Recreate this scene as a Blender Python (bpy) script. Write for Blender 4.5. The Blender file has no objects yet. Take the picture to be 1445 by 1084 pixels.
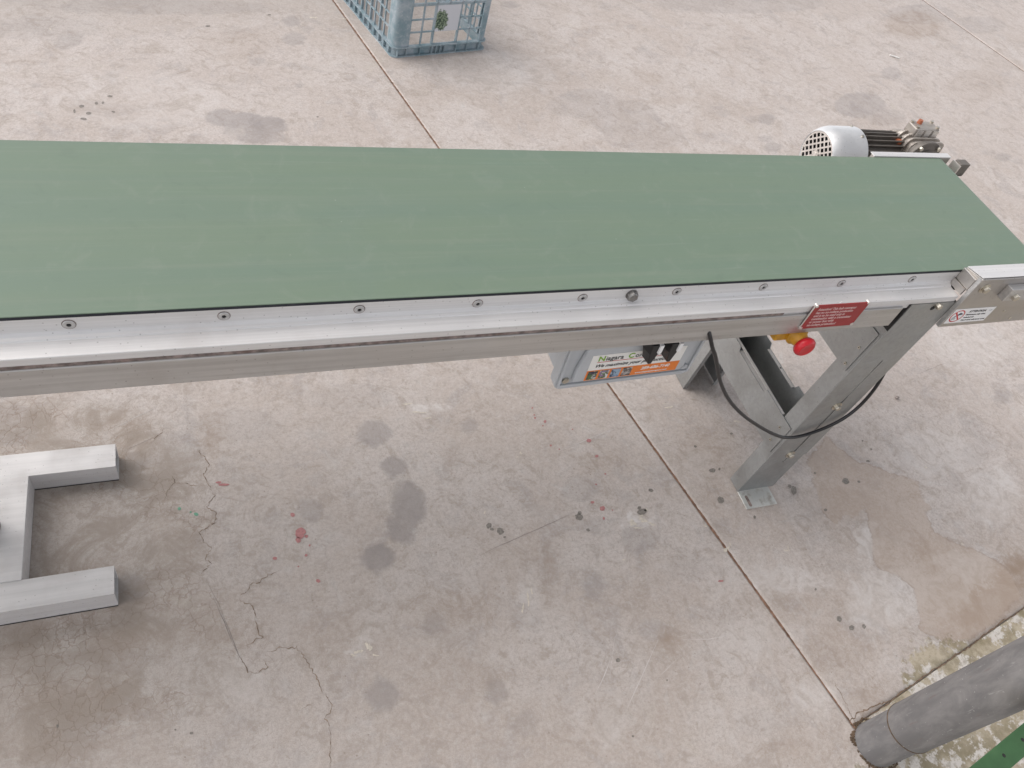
import bpy, bmesh, math, random
import numpy as np
from mathutils import Vector, Matrix

# ------------------------------------------------------------------ camera, world, sun, exposure
S = bpy.context.scene
COL = S.collection
CAMH = 1.6598
cam_d = bpy.data.cameras.new('camera'); cam = bpy.data.objects.new('camera', cam_d); COL.objects.link(cam)
cam_d.sensor_width = 36; cam_d.lens = 1100.6 / 1445 * 36; cam_d.clip_start = 0.02; cam_d.clip_end = 400
right = Vector((0.93019, -0.28789, 0.22774)); up = Vector((0.088514, 0.778018, 0.621975)); back = right.cross(up)
m = Matrix((right, up, back)).transposed().to_4x4(); m.translation = Vector((0, 0, CAMH)); cam.matrix_world = m
S.camera = cam
SUN_EL, SUN_AZ = math.radians(48), math.radians(-62)     # azimuth from +Y towards +X: soft light from the left
w = bpy.data.worlds.new('World'); S.world = w; w.use_nodes = True
nt = w.node_tree; bg = nt.nodes['Background']
sky = nt.nodes.new('ShaderNodeTexSky'); sky.sky_type = 'NISHITA'; sky.sun_disc = False
sky.sun_elevation = SUN_EL; sky.sun_rotation = SUN_AZ; sky.air_density = 0.30; sky.dust_density = 1.0; sky.ozone_density = 0.0
hs = nt.nodes.new('ShaderNodeHueSaturation'); hs.inputs['Saturation'].default_value = 0.18      # thin cloud: the sky is nearly white
nt.links.new(sky.outputs[0], hs.inputs['Color']); nt.links.new(hs.outputs[0], bg.inputs[0]); bg.inputs[1].default_value = 0.15
sd = bpy.data.lights.new('sun', 'SUN'); sun = bpy.data.objects.new('sun', sd); COL.objects.link(sun)
sd.energy = 0.5; sd.angle = math.radians(75); sd.color = (1.0, 0.93, 0.86)
dirn = Vector((math.sin(SUN_AZ) * math.cos(SUN_EL), math.cos(SUN_AZ) * math.cos(SUN_EL), math.sin(SUN_EL)))
sun.rotation_euler = dirn.to_track_quat('Z', 'Y').to_euler(); sun.location = dirn * 20
S.view_settings.view_transform = 'Standard'; S.view_settings.look = 'None'
S.view_settings.gamma = 1; S.view_settings.exposure = 1.48

# ------------------------------------------------------------------ materials
def new_mat(name):
    mt = bpy.data.materials.new(name); mt.use_nodes = True
    return mt, mt.node_tree, mt.node_tree.nodes['Principled BSDF']
class N:
    """small node-writing helper"""
    def __init__(s, nt): s.nt = nt
    def node(s, t, **k):
        n = s.nt.nodes.new(t)
        for a, b in k.items(): setattr(n, a, b)
        return n
    def put(s, sock, v):
        if v is None: return
        if hasattr(v, 'links'): s.nt.links.new(v, sock)
        elif isinstance(v, (tuple, list)) and len(v) == 3 and sock.type == 'RGBA': sock.default_value = (*v, 1)
        else: sock.default_value = v
    def coord(s, kind='Object'): return s.node('ShaderNodeTexCoord').outputs[kind]
    def mapping(s, v, scale=(1, 1, 1), rot=(0, 0, 0), loc=(0, 0, 0)):
        n = s.node('ShaderNodeMapping'); s.put(n.inputs['Vector'], v)
        n.inputs['Scale'].default_value = scale; n.inputs['Rotation'].default_value = rot; n.inputs['Location'].default_value = loc
        return n.outputs[0]
    def noise(s, v, scale, detail=4, rough=0.55, dist=0.0, out=0):
        n = s.node('ShaderNodeTexNoise'); s.put(n.inputs['Vector'], v)
        n.inputs['Scale'].default_value = scale; n.inputs['Detail'].default_value = detail
        n.inputs['Roughness'].default_value = rough; n.inputs['Distortion'].default_value = dist
        return n.outputs[out]
    def vor(s, v, scale, feature='F1', out='Distance', rnd=1.0):
        n = s.node('ShaderNodeTexVoronoi', feature=feature); s.put(n.inputs['Vector'], v)
        n.inputs['Scale'].default_value = scale; n.inputs['Randomness'].default_value = rnd
        return n.outputs[out]
    def math(s, op, a, b=None, clamp=False):
        n = s.node('ShaderNodeMath', operation=op); n.use_clamp = clamp
        s.put(n.inputs[0], a)
        if b is not None: s.put(n.inputs[1], b)
        return n.outputs[0]
    def ramp(s, v, a, b, to0=0.0, to1=1.0, smooth=True):
        n = s.node('ShaderNodeMapRange', interpolation_type='SMOOTHSTEP' if smooth else 'LINEAR')
        s.put(n.inputs[0], v)
        for i, x in ((1, a), (2, b), (3, to0), (4, to1)): s.put(n.inputs[i], x)
        return n.outputs[0]
    def mix(s, f, a, b, mode='MIX'):
        n = s.node('ShaderNodeMix', data_type='RGBA', blend_type=mode)
        s.put(n.inputs[0], f); s.put(n.inputs[6], a); s.put(n.inputs[7], b)
        return n.outputs[2]
    def attr(s, name): 
        n = s.node('ShaderNodeAttribute'); n.attribute_name = name; return n.outputs['Fac']
    def bump(s, h, strength=0.3, dist=0.001, normal=None):
        n = s.node('ShaderNodeBump'); s.put(n.inputs['Height'], h); n.inputs['Strength'].default_value = strength
        n.inputs['Distance'].default_value = dist
        if normal is not None: s.put(n.inputs['Normal'], normal)
        return n.outputs[0]

def metal(name, col, rough=0.35, metallic=1.0, streak=(3, 120, 120), streak_amt=0.12, stain=(0.35, 0.28, 0.22), stain_amt=0.25, spangle=0.0, scale=9.0):
    mt, nt, p = new_mat(name); n = N(nt); co = n.coord('Object')
    st = n.noise(n.mapping(co, scale=streak), 1.0, 5, 0.6)
    big = n.noise(co, scale, 5, 0.6)
    fine = n.noise(co, 240, 3, 0.6)
    c = n.mix(n.ramp(st, 0.3, 0.7, 0, 1), tuple(x * (1 - streak_amt) for x in col), tuple(min(1, x * (1 + streak_amt * .6)) for x in col))
    c = n.mix(n.ramp(big, 0.48, 0.78, 0, stain_amt), c, stain)
    spk = n.vor(co, 95); c = n.mix(n.ramp(spk, 0.07, 0.13, 0.45, 0), c, tuple(x * 0.45 for x in stain))
    if spangle:
        v = n.vor(co, 130, out='Color'); sx = n.node('ShaderNodeSeparateColor'); n.put(sx.inputs[0], v)
        c = n.mix(n.ramp(sx.outputs[0], 0, 1, 0, spangle, False), c, tuple(x * 0.55 for x in col))
    n.put(p.inputs['Base Color'], c); p.inputs['Metallic'].default_value = metallic
    r = n.ramp(big, 0.3, 0.75, rough * 0.85, min(1, rough * 1.35)); r = n.math('ADD', r, n.ramp(st, 0.2, 0.8, -0.05, 0.07))
    n.put(p.inputs['Roughness'], r)
    n.put(p.inputs['Normal'], n.bump(n.math('ADD', st, n.math('MULTIPLY', fine, 0.5)), 0.12, 0.0004))
    return mt
def plain(name, col, rough=0.5, metallic=0.0, var=0.15, scale=30, dirt=0.15, dirtcol=(0.12, 0.1, 0.08), bump=0.1):
    mt, nt, p = new_mat(name); n = N(nt); co = n.coord('Object')
    a = n.noise(co, scale, 4, 0.6); b = n.noise(co, scale * 0.3, 5, 0.65, 0.4)
    c = n.mix(n.ramp(a, 0.3, 0.7), tuple(x * (1 - var) for x in col), tuple(min(1, x * (1 + var * .5)) for x in col))
    c = n.mix(n.ramp(b, 0.5, 0.8, 0, dirt), c, dirtcol)
    n.put(p.inputs['Base Color'], c); p.inputs['Metallic'].default_value = metallic
    n.put(p.inputs['Roughness'], n.ramp(b, 0.3, 0.8, rough * 0.9, min(1, rough * 1.25)))
    n.put(p.inputs['Normal'], n.bump(n.noise(co, 350, 2), bump, 0.0004))
    return mt

M = {}
M['steel'] = metal('brushed_stainless', (0.55, 0.54, 0.53), 0.42, 0.85)
M['alu'] = metal('aluminium_profile', (0.70, 0.685, 0.675), 0.56, 0.5, (2, 200, 200), 0.07, (0.5, 0.45, 0.42), 0.18)
M['tube'] = metal('stainless_tube', (0.64, 0.62, 0.61), 0.50, 0.35, (3, 90, 90), 0.08, (0.5, 0.45, 0.42), 0.3, scale=14)
M['galv'] = metal('galvanised_sheet', (0.40, 0.405, 0.40), 0.45, 0.8, (6, 6, 6), 0.1, (0.25, 0.22, 0.2), 0.25, spangle=0.22, scale=12)
M['plate'] = metal('bare_steel_plate', (0.48, 0.455, 0.43), 0.38, 0.95, (4, 30, 30), 0.08, (0.25, 0.22, 0.2), 0.2)
M['footp'] = metal('worn_zinc_plate', (0.60, 0.60, 0.57), 0.4, 0.4, (20, 20, 20), 0.1, (0.25, 0.21, 0.16), 0.8, scale=40)
M['pale'] = metal('milled_edge', (0.74, 0.70, 0.66), 0.45, 0.8, (20, 20, 20), 0.08)
M['bolt'] = metal('zinc_bolt', (0.62, 0.58, 0.50), 0.35, 1.0, (80, 80, 80), 0.2, (0.3, 0.25, 0.18), 0.5, scale=60)
M['darkbolt'] = metal('dull_bolt', (0.30, 0.29, 0.28), 0.4, 1.0, (80, 80, 80), 0.2, (0.15, 0.1, 0.08), 0.4, scale=60)
M['cover'] = metal('silver_fan_cover', (0.68, 0.68, 0.68), 0.40, 0.55, (20, 20, 20), 0.06, (0.45, 0.45, 0.45), 0.35, scale=22)
M['cast'] = metal('cast_aluminium', (0.44, 0.40, 0.36), 0.5, 0.6, (30, 30, 30), 0.15, (0.10, 0.08, 0.06), 0.85, scale=26)
M['grimy'] = metal('grimy_cast_iron', (0.19, 0.17, 0.15), 0.55, 0.4, (30, 30, 30), 0.3, (0.035, 0.028, 0.025), 0.95, scale=30)
M['black'] = plain('black_plastic', (0.012, 0.012, 0.014), 0.35, 0, 0.2, 30, 0.1, (0.05, 0.05, 0.05))
M['rubber'] = plain('black_cable', (0.015, 0.014, 0.016), 0.32, 0, 0.2, 30, 0.2, (0.06, 0.055, 0.05))
M['edge'] = plain('dark_belt_ply', (0.010, 0.012, 0.020), 0.6, 0, 0.3, 80, 0.35, (0.10, 0.10, 0.10))
M['void'] = plain('dark_inside', (0.02, 0.018, 0.018), 0.8)
M['rust'] = plain('rusty_joint', (0.24, 0.19, 0.17), 0.8, 0, 0.5, 60, 0.8, (0.16, 0.08, 0.06), 0.3)
M['boxgrey'] = plain('grey_enclosure', (0.46, 0.475, 0.49), 0.42, 0, 0.04, 20, 0.12, (0.22, 0.2, 0.19))
M['boxgrey2'] = plain('grey_bracket', (0.42, 0.40, 0.38), 0.45, 0.2, 0.06, 20, 0.2, (0.25, 0.22, 0.2))
M['yellow'] = plain('yellow_plastic', (0.55, 0.27, 0.015), 0.45, 0, 0.2, 60, 0.4, (0.25, 0.12, 0.02))
M['redknob'] = plain('red_plastic', (0.55, 0.014, 0.024), 0.30, 0, 0.2, 50, 0.3, (0.22, 0.02, 0.02))
M['redsign'] = plain('red_engraved_plate', (0.30, 0.022, 0.024), 0.45, 0, 0.08, 40, 0.12, (0.25, 0.05, 0.05))
M['signtext'] = plain('engraved_lettering', (0.62, 0.42, 0.40), 0.6, 0, 0.05)
M['white'] = plain('white_vinyl', (0.82, 0.81, 0.80), 0.45, 0, 0.03, 30, 0.1, (0.45, 0.42, 0.4))
M['offwhite'] = plain('off_white_vinyl', (0.80, 0.78, 0.74), 0.45, 0, 0.03, 30, 0.1, (0.45, 0.42, 0.4))
M['ink'] = plain('black_ink', (0.02, 0.018, 0.018), 0.5)
M['inkgreen'] = plain('green_ink', (0.22, 0.42, 0.03), 0.5)
M['inkblue'] = plain('dark_blue_ink', (0.02, 0.025, 0.07), 0.5)
M['inkred'] = plain('red_ink', (0.55, 0.03, 0.035), 0.5)
M['orange'] = plain('orange_vinyl', (0.75, 0.20, 0.03), 0.45, 0, 0.05)
M['orangeplug'] = plain('orange_plug', (0.40, 0.12, 0.055), 0.5, 0, 0.2)
M['greenpaint'] = plain('green_painted_steel', (0.04, 0.105, 0.04), 0.6, 0, 0.12, 40, 0.25, (0.14, 0.25, 0.12))
M['stick'] = plain('white_litter', (0.80, 0.78, 0.74), 0.6)
M['leaf'] = plain('brown_crumb', (0.12, 0.08, 0.05), 0.8, 0, 0.4, 100)
M['pebble'] = plain('grey_pebble', (0.35, 0.30, 0.27), 0.8, 0, 0.4, 150)
M['oil'] = plain('oil_drop', (0.235, 0.21, 0.185), 0.6, 0, 0.35, 220, 0.5, (0.06, 0.05, 0.04))
M['redpaint'] = plain('red_paint_drop', (0.42, 0.19, 0.185), 0.7, 0, 0.2, 200, 0.4, (0.5, 0.3, 0.28))
M['greendrop'] = plain('green_paint_drop', (0.15, 0.33, 0.23), 0.7, 0, 0.2)
M['scrape'] = plain('pale_scrape', (0.60, 0.54, 0.46), 0.8, 0, 0.2, 150)
M['crack'] = plain('crack_dirt', (0.22, 0.15, 0.10), 0.9, 0, 0.5, 90, 0.5, (0.25, 0.19, 0.14))
M['scrd'] = plain('tyre_scuff', (0.27, 0.235, 0.22), 0.8, 0, 0.2, 120)
M['scrl'] = plain('pale_scratch', (0.58, 0.54, 0.52), 0.8, 0, 0.1, 120)
M['joint'] = plain('joint_dirt', (0.24, 0.135, 0.09), 0.9, 0, 0.5, 60, 0.6, (0.06, 0.04, 0.03), 0.4)

def thumb(name, a, b, c, seed):
    mt, nt, p = new_mat(name); n = N(nt); co = n.mapping(n.coord('Object'), scale=(1, 1, 1), loc=(seed, seed * 2, 0))
    x = n.noise(co, 90, 3, 0.5, 1.0); y = n.noise(co, 60, 2, 0.5, 1.5, 0)
    k = n.mix(n.ramp(x, 0.42, 0.5), a, b); k = n.mix(n.ramp(y, 0.55, 0.62), k, c)
    n.put(p.inputs['Base Color'], k); p.inputs['Roughness'].default_value = 0.45
    return mt
M['th0'] = thumb('print_a', (0.45, 0.45, 0.42), (0.08, 0.14, 0.05), (0.04, 0.03, 0.06), 1)
M['th1'] = thumb('print_b', (0.62, 0.62, 0.62), (0.10, 0.14, 0.06), (0.25, 0.15, 0.3), 3)
M['th2'] = thumb('print_c', (0.14, 0.22, 0.33), (0.28, 0.38, 0.48), (0.05, 0.08, 0.13), 5)
M['th3'] = thumb('print_d', (0.45, 0.42, 0.4), (0.12, 0.1, 0.09), (0.04, 0.04, 0.04), 7)

def crate_mat():
    mt, nt, p = new_mat('faded_blue_crate'); n = N(nt); co = n.coord('Object')
    a = n.noise(co, 14, 5, 0.65, 0.3); b = n.noise(co, 90, 3, 0.6)
    c = n.mix(n.ramp(a, 0.35, 0.65), (0.17, 0.25, 0.28), (0.31, 0.36, 0.39))
    c = n.mix(n.ramp(b, 0.5, 0.75, 0, 0.4), c, (0.50, 0.52, 0.56))
    n.put(p.inputs['Base Color'], c); p.inputs['Roughness'].default_value = 0.55
    n.put(p.inputs['Normal'], n.bump(b, 0.2, 0.0006)); return mt
M['crate'] = crate_mat()
M['crateteal'] = plain('teal_crate_inside', (0.20, 0.33, 0.35), 0.55, 0, 0.25, 20, 0.3, (0.3, 0.38, 0.4))
def label_mat():
    mt, nt, p = new_mat('crate_label_print'); n = N(nt); co = n.coord('Object')
    v = n.node('ShaderNodeVectorMath', operation='LENGTH'); n.put(v.inputs[0], n.mapping(co, scale=(24, 24, 21), rot=(0, 0.7, 0), loc=(0, 0, -1.25)))
    d = n.math('ADD', v.outputs['Value'], n.math('MULTIPLY', n.math('SUBTRACT', n.noise(co, 60, 4), 0.5), 1.3))
    k = n.noise(co, 130, 3)
    leaf = n.mix(n.ramp(k, 0.42, 0.58), (0.03, 0.06, 0.04), (0.2, 0.26, 0.17))
    n.put(p.inputs['Base Color'], n.mix(n.ramp(d, 0.75, 0.95), leaf, (0.56, 0.57, 0.60))); p.inputs['Roughness'].default_value = 0.5
    return mt
M['cratelabel'] = label_mat()

def belt_mat():
    mt, nt, p = new_mat('green_belt_pvc'); n = N(nt); co = n.coord('Object')
    s1 = n.noise(n.mapping(co, scale=(0.5, 11, 1)), 1.0, 5, 0.6); s2 = n.noise(n.mapping(co, scale=(1.6, 70, 1), loc=(3, 1, 0)), 1.0, 4, 0.6)
    s3 = n.noise(co, 5, 4, 0.6, 0.5)
    c = n.mix(n.ramp(s1, 0.35, 0.65), (0.146, 0.204, 0.150), (0.155, 0.210, 0.148))
    c = n.mix(n.ramp(s2, 0.45, 0.75, 0, 0.5), c, (0.195, 0.235, 0.180))
    c = n.mix(n.ramp(s3, 0.5, 0.8, 0, 0.35), c, (0.148, 0.205, 0.165))
    sp = n.vor(co, 13, out='Distance'); c = n.mix(n.ramp(sp, 0.010, 0.022, 0.4, 0), c, (0.4, 0.42, 0.37))
    s4 = n.noise(co, 20, 6, 0.7, 0.8); c = n.mix(n.ramp(s4, 0.52, 0.70, 0, 0.20), c, (0.24, 0.27, 0.22)); c = n.mix(n.ramp(s4, 0.3, 0.44, 0.16, 0), c, (0.10, 0.14, 0.11))
    sc = n.noise(n.mapping(co, scale=(5, 210, 1), rot=(0, 0, 0.12)), 1, 3, 0.7, 0.5); c = n.mix(n.ramp(sc, 0.60, 0.72, 0, 0.22), c, (0.26, 0.30, 0.25))
    n.put(p.inputs['Base Color'], c); n.put(p.inputs['Roughness'], n.ramp(s2, 0.2, 0.8, 0.48, 0.62))
    n.put(p.inputs['Normal'], n.bump(n.noise(co, 900, 2), 0.15, 0.0003))
    return mt
M['belt'] = belt_mat()

def pipe_mat():
    mt, nt, p = new_mat('weathered_grey_pipe'); n = N(nt); co = n.coord('Object')
    a = n.noise(n.mapping(co, scale=(1, 1, 0.35)), 26, 6, 0.65, 0.4); b = n.noise(n.mapping(co, scale=(1, 1, 0.12)), 90, 4, 0.6); f = n.noise(co, 200, 3)
    c = n.mix(n.ramp(a, 0.35, 0.68), (0.135, 0.130, 0.130), (0.215, 0.205, 0.200))
    c = n.mix(n.ramp(b, 0.66, 0.74, 0, 0.4), c, (0.42, 0.41, 0.40)); c = n.mix(n.ramp(b, 0.30, 0.38, 0.6, 0), c, (0.16, 0.12, 0.11))
    c = n.mix(n.ramp(f, 0.68, 0.75, 0, 0.5), c, (0.6, 0.58, 0.56))
    n.put(p.inputs['Base Color'], c); p.inputs['Roughness'].default_value = 0.62
    n.put(p.inputs['Normal'], n.bump(n.math('ADD', a, f), 0.3, 0.001)); return mt
M['pipe'] = pipe_mat()

def floor_mat(name, footing=False):
    """concrete: trowelled cement with stains whose shapes are stored as fields on the slab meshes"""
    mt, nt, p = new_mat(name); n = N(nt); co = n.coord('Object')
    big = n.noise(co, 0.55, 4, 0.55, 0.3); mid = n.noise(co, 3.2, 6, 0.62, 0.6); mid2 = n.noise(n.mapping(co, loc=(7, 3, 0)), 7.5, 6, 0.68, 1.2)
    fine = n.noise(co, 55, 5, 0.7); grain = n.noise(co, 420, 2, 0.6); warp = n.noise(co, 38, 4, 0.6, 0, 1)
    sw = n.node('ShaderNodeTexWave', wave_type='RINGS', rings_direction='SPHERICAL'); n.put(sw.inputs['Vector'], n.mapping(co, loc=(-.4, -.6, 0)))
    sw.inputs['Scale'].default_value = 7; sw.inputs['Distortion'].default_value = 14; sw.inputs['Detail'].default_value = 4
    c = n.mix(n.ramp(mid, 0.40, 0.60), (0.485, 0.412, 0.364), (0.580, 0.520, 0.484))
    c = n.mix(n.ramp(big, 0.38, 0.62, 0, 0.6), c, (0.552, 0.484, 0.446))
    c = n.mix(n.ramp(mid2, 0.50, 0.68, 0, 0.75), c, (0.410, 0.365, 0.345))
    mid3 = n.noise(n.mapping(co, loc=(1, 9, 2)), 15, 7, 0.72, 1.6)
    c = n.mix(n.ramp(mid3, 0.49, 0.64, 0, 0.75), c, (0.385, 0.322, 0.275))
    c = n.mix(n.ramp(mid3, 0.30, 0.46, 0.6, 0), c, (0.575, 0.545, 0.520))
    c = n.mix(n.ramp(mid2, 0.28, 0.42, 0.45, 0), c, (0.520, 0.455, 0.385))
    c = n.mix(n.ramp(sw.outputs[1], 0.55, 1, 0, 0.10), c, (0.60, 0.56, 0.54))
    c = n.mix(n.ramp(fine, 0.50, 0.70, 0, 0.42), c, (0.345, 0.300, 0.270))
    c = n.mix(n.ramp(fine, 0.32, 0.48, 0.45, 0), c, (0.61, 0.57, 0.545))
    c = n.mix(n.ramp(grain, 0.38, 0.62, 0, 0.30), c, (0.33, 0.29, 0.27))
    fine2 = n.noise(co, 130, 4, 0.7); c = n.mix(n.ramp(fine2, 0.50, 0.62, 0, 0.34), c, (0.33, 0.285, 0.255)); c = n.mix(n.ramp(fine2, 0.36, 0.48, 0.24, 0), c, (0.62, 0.58, 0.55))
    vein = n.math('ABSOLUTE', n.math('SUBTRACT', n.noise(n.mapping(co, loc=(4, 4, 4)), 17, 6, 0.7, 1.2), 0.5))
    c = n.mix(n.math('MULTIPLY', n.ramp(vein, 0.0, 0.011, 0.6, 0), n.ramp(mid, 0.42, 0.56)), c, (0.31, 0.245, 0.20))
    # fine trowel scratches
    sc1 = n.noise(n.mapping(co, scale=(160, 9, 1), rot=(0, 0, 0.5)), 1, 3, 0.7, 0.8); sc2 = n.noise(n.mapping(co, scale=(9, 170, 1), rot=(0, 0, 0.9)), 1, 3, 0.7, 0.8)
    c = n.mix(n.ramp(sc1, 0.64, 0.74, 0, 0.25), c, (0.62, 0.58, 0.55)); c = n.mix(n.ramp(sc2, 0.66, 0.76, 0, 0.24), c, (0.36, 0.32, 0.30))
    # scattered specks
    v = n.vor(co, 46, out='Distance'); vm = n.ramp(n.noise(co, 6, 3), 0.46, 0.58)
    c = n.mix(n.math('MULTIPLY', n.ramp(v, 0.05, 0.12, 0.55, 0), vm), c, (0.20, 0.155, 0.13))
    j = n.math('MULTIPLY', n.math('SUBTRACT', fine, 0.5), 0.018); j2 = n.math('MULTIPLY', n.math('SUBTRACT', warp, 0.5), 0.05)
    jj = n.math('ADD', j, j2)
    def field(nm, soft=0.006, wob=1.0):
        return n.ramp(n.math('ADD', n.attr(nm), n.math('MULTIPLY', jj, wob)), -soft, soft)
    g = n.math('MULTIPLY', field('grey_d', 0.009, 0.8), n.attr('grey_s'))
    tex = n.ramp(mid2, 0.2, 0.8, 0.75, 1.15, False)
    c = n.mix(n.math('MULTIPLY', n.math('MULTIPLY', g, 0.78), tex, True), c, (0.265, 0.238, 0.230))
    b = n.math('MULTIPLY', field('brown_d', 0.03, 2.2), n.attr('brown_s')); b = n.math('MULTIPLY', b, n.ramp(mid2, 0.3, 0.6, 0.4, 1))
    c = n.mix(n.math('MULTIPLY', b, 1.0), c, (0.300, 0.222, 0.165))
    w = n.math('MULTIPLY', n.math('MULTIPLY', field('pale_d', 0.012, 2.5), n.attr('pale_s')), n.ramp(mid3, 0.35, 0.6, 1.6, 0.7), True)
    c = n.mix(w, c, (0.640, 0.600, 0.575))
    # warm water mark with a darker rim
    wd = n.math('ADD', n.attr('warm_d'), n.math('MULTIPLY', jj, 0.7))
    c = n.mix(n.ramp(wd, -0.002, 0.004, 0, 0.50), c, (0.420, 0.330, 0.265))
    rim = n.math('SUBTRACT', 1.0, n.ramp(n.math('ABSOLUTE', wd), 0.0, 0.005), True)
    c = n.mix(n.math('MULTIPLY', rim, n.ramp(mid2, 0.42, 0.58, 0.05, 0.45)), c, (0.27, 0.20, 0.155))
    # worn and crazed zone
    z = n.ramp(n.math('ADD', n.attr('zone_d'), n.math('MULTIPLY', jj, 2.0)), -0.02, 0.05)
    c = n.mix(n.math('MULTIPLY', n.math('MULTIPLY', z, 0.62), n.ramp(mid2, 0.40, 0.60, 0.15, 1.2)), c, (0.315, 0.260, 0.215))
    wc = n.mix(0.055, co, n.noise(co, 16, 4, 0.6, 0, 1), 'ADD')
    cz = n.vor(wc, 40, 'DISTANCE_TO_EDGE', 'Distance'); cm = n.math('MULTIPLY', n.ramp(n.noise(co, 5, 3), 0.42, 0.58), n.ramp(cz, 0.010, 0.050, 0.8, 0))
    zc = n.math('MULTIPLY', cm, n.ramp(n.attr('zone_d'), -0.05, 0.03))
    c = n.mix(n.math('MULTIPLY', zc, 0.6), c, (0.24, 0.17, 0.125))
    # low-frequency darkening: dirt and painted shade at left, painted shade along the far strip
    c = n.mix(n.math('MULTIPLY', n.attr('dirt_shade'), n.ramp(mid, 0.3, 0.7, 0.75, 1.0)), c, (0.310, 0.272, 0.240))
    # algae beside the footing
    al = n.ramp(n.math('ADD', n.attr('algae'), n.math('MULTIPLY', jj, 2.6)), -0.004, 0.016)
    a1 = n.noise(co, 9, 6, 0.68, 0.0); a2 = n.noise(n.mapping(co, loc=(5, 2, 1)), 13, 8, 0.74, 0.0)
    ac = n.mix(n.ramp(a1, 0.40, 0.60), (0.24, 0.20, 0.11), (0.47, 0.40, 0.29)); ac = n.mix(n.ramp(a2, 0.505, 0.55), ac, (0.66, 0.62, 0.57))
    ac = n.mix(n.ramp(fine, 0.48, 0.62, 0, 0.55), ac, (0.26, 0.215, 0.14))
    c = n.mix(n.math('MULTIPLY', al, 0.85), c, ac)
    n.put(p.inputs['Base Color'], c)
    n.put(p.inputs['Roughness'], n.ramp(mid2, 0.3, 0.7, 0.5, 0.72)); p.inputs['Specular IOR Level'].default_value = 0.35
    h = n.math('ADD', n.math('MULTIPLY', fine, 0.6), n.math('MULTIPLY', grain, 0.25)); h = n.math('SUBTRACT', h, n.math('MULTIPLY', zc, 0.35))
    h = n.math('ADD', h, n.math('MULTIPLY', mid2, 1.2)); h = n.math('ADD', h, n.math('MULTIPLY', n.math('MULTIPLY', al, a2), 3.0))
    n.put(p.inputs['Normal'], n.bump(h, 0.7, 0.0018))
    return mt
M['floor'] = floor_mat('trowelled_concrete')
M['ground'] = plain('plain_concrete', (0.44, 0.40, 0.38), 0.7, 0, 0.1, 3, 0.3, (0.3, 0.27, 0.25), 0.2)

# ------------------------------------------------------------------ object helpers
FP = {}      # position of each object's origin in its root's frame
def root(name, loc, rz=0, label=None, cat=None, group=None, rot=None, local=False):
    o = bpy.data.objects.new(name, None); COL.objects.link(o); o.location = loc; o.rotation_euler = rot or (0, 0, rz)
    o.empty_display_size = 0.1
    FP[o.name] = Vector((0, 0, 0)) if local else Vector(loc)
    tag(o, label, cat, group); return o
def tag(o, label=None, cat=None, group=None, kind=None):
    for k, v in (('label', label), ('category', cat), ('group', group), ('kind', kind)):
        if v: o[k] = v
    return o
def obj(name, bm, mat, parent=None, smooth=False, bevel=0, org=None, seg=2, angle=30):
    me = bpy.data.meshes.new(name); bmesh.ops.recalc_face_normals(bm, faces=bm.faces[:])
    if smooth:
        for f in bm.faces: f.smooth = True
    bm.to_mesh(me); bm.free()
    co = np.empty(len(me.vertices) * 3); me.vertices.foreach_get('co', co); co = co.reshape(-1, 3)
    if org is None: c = (co.min(0) + co.max(0)) / 2; c[2] = co[:, 2].min()
    else: c = np.array(org, float)
    me.vertices.foreach_set('co', (co - c).ravel()); me.update()
    o = bpy.data.objects.new(name, me); COL.objects.link(o); me.materials.append(M[mat] if isinstance(mat, str) else mat)
    FP[o.name] = Vector(c)
    if parent is not None: o.parent = parent; o.location = Vector(c) - FP[parent.name]
    else: o.location = c
    if smooth and smooth != 'all':
        me.shade_smooth() if False else None
        at = me.attributes.get('sharp_edge') or me.attributes.new('sharp_edge', 'BOOLEAN', 'EDGE')
        b2 = bmesh.new(); b2.from_mesh(me); b2.edges.ensure_lookup_table()
        sh = [(len(e.link_faces) == 2 and e.calc_face_angle(0) > math.radians(angle)) for e in b2.edges]; b2.free()
        at.data.foreach_set('value', sh)
    if bevel:
        md = o.modifiers.new('bevel', 'BEVEL'); md.width = bevel; md.segments = seg; md.limit_method = 'ANGLE'; md.angle_limit = math.radians(35); md.harden_normals = False
    return o
def inst(src, parent, pos, name=None, rot=None):
    o = src.copy(); COL.objects.link(o); o.parent = parent; FP[o.name] = Vector(pos); o.location = Vector(pos) - FP[parent.name]
    if rot is not None: o.rotation_euler = rot
    return o
def B(): return bmesh.new()
def box(bm, x0, x1, y0, y1, z0, z1):
    v = [bm.verts.new((x, y, z)) for z in (z0, z1) for y in (y0, y1) for x in (x0, x1)]
    for f in ((0, 2, 3, 1), (4, 5, 7, 6), (0, 1, 5, 4), (2, 6, 7, 3), (0, 4, 6, 2), (1, 3, 7, 5)): bm.faces.new([v[i] for i in f])
    return v
def prism(bm, poly, axis, a, b, shear=None):
    """extrude a polygon along an axis; poly coordinates are the two other axes in order"""
    def P(p, t):
        c = list(p); c.insert('xyz'.index(axis), t); return Vector(c)
    A = [bm.verts.new(P(p, a)) for p in poly]; Bv = [bm.verts.new(P(p, b)) for p in poly]
    bm.faces.new(A); bm.faces.new(Bv[::-1]); n = len(poly)
    for i in range(n): bm.faces.new((A[i], Bv[i], Bv[(i + 1) % n], A[(i + 1) % n]))
def basis(d):
    d = Vector(d).normalized(); h = Vector((0, 0, 1)) if abs(d.z) < .9 else Vector((1, 0, 0)); a = d.cross(h).normalized(); return d, a, d.cross(a)
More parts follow.
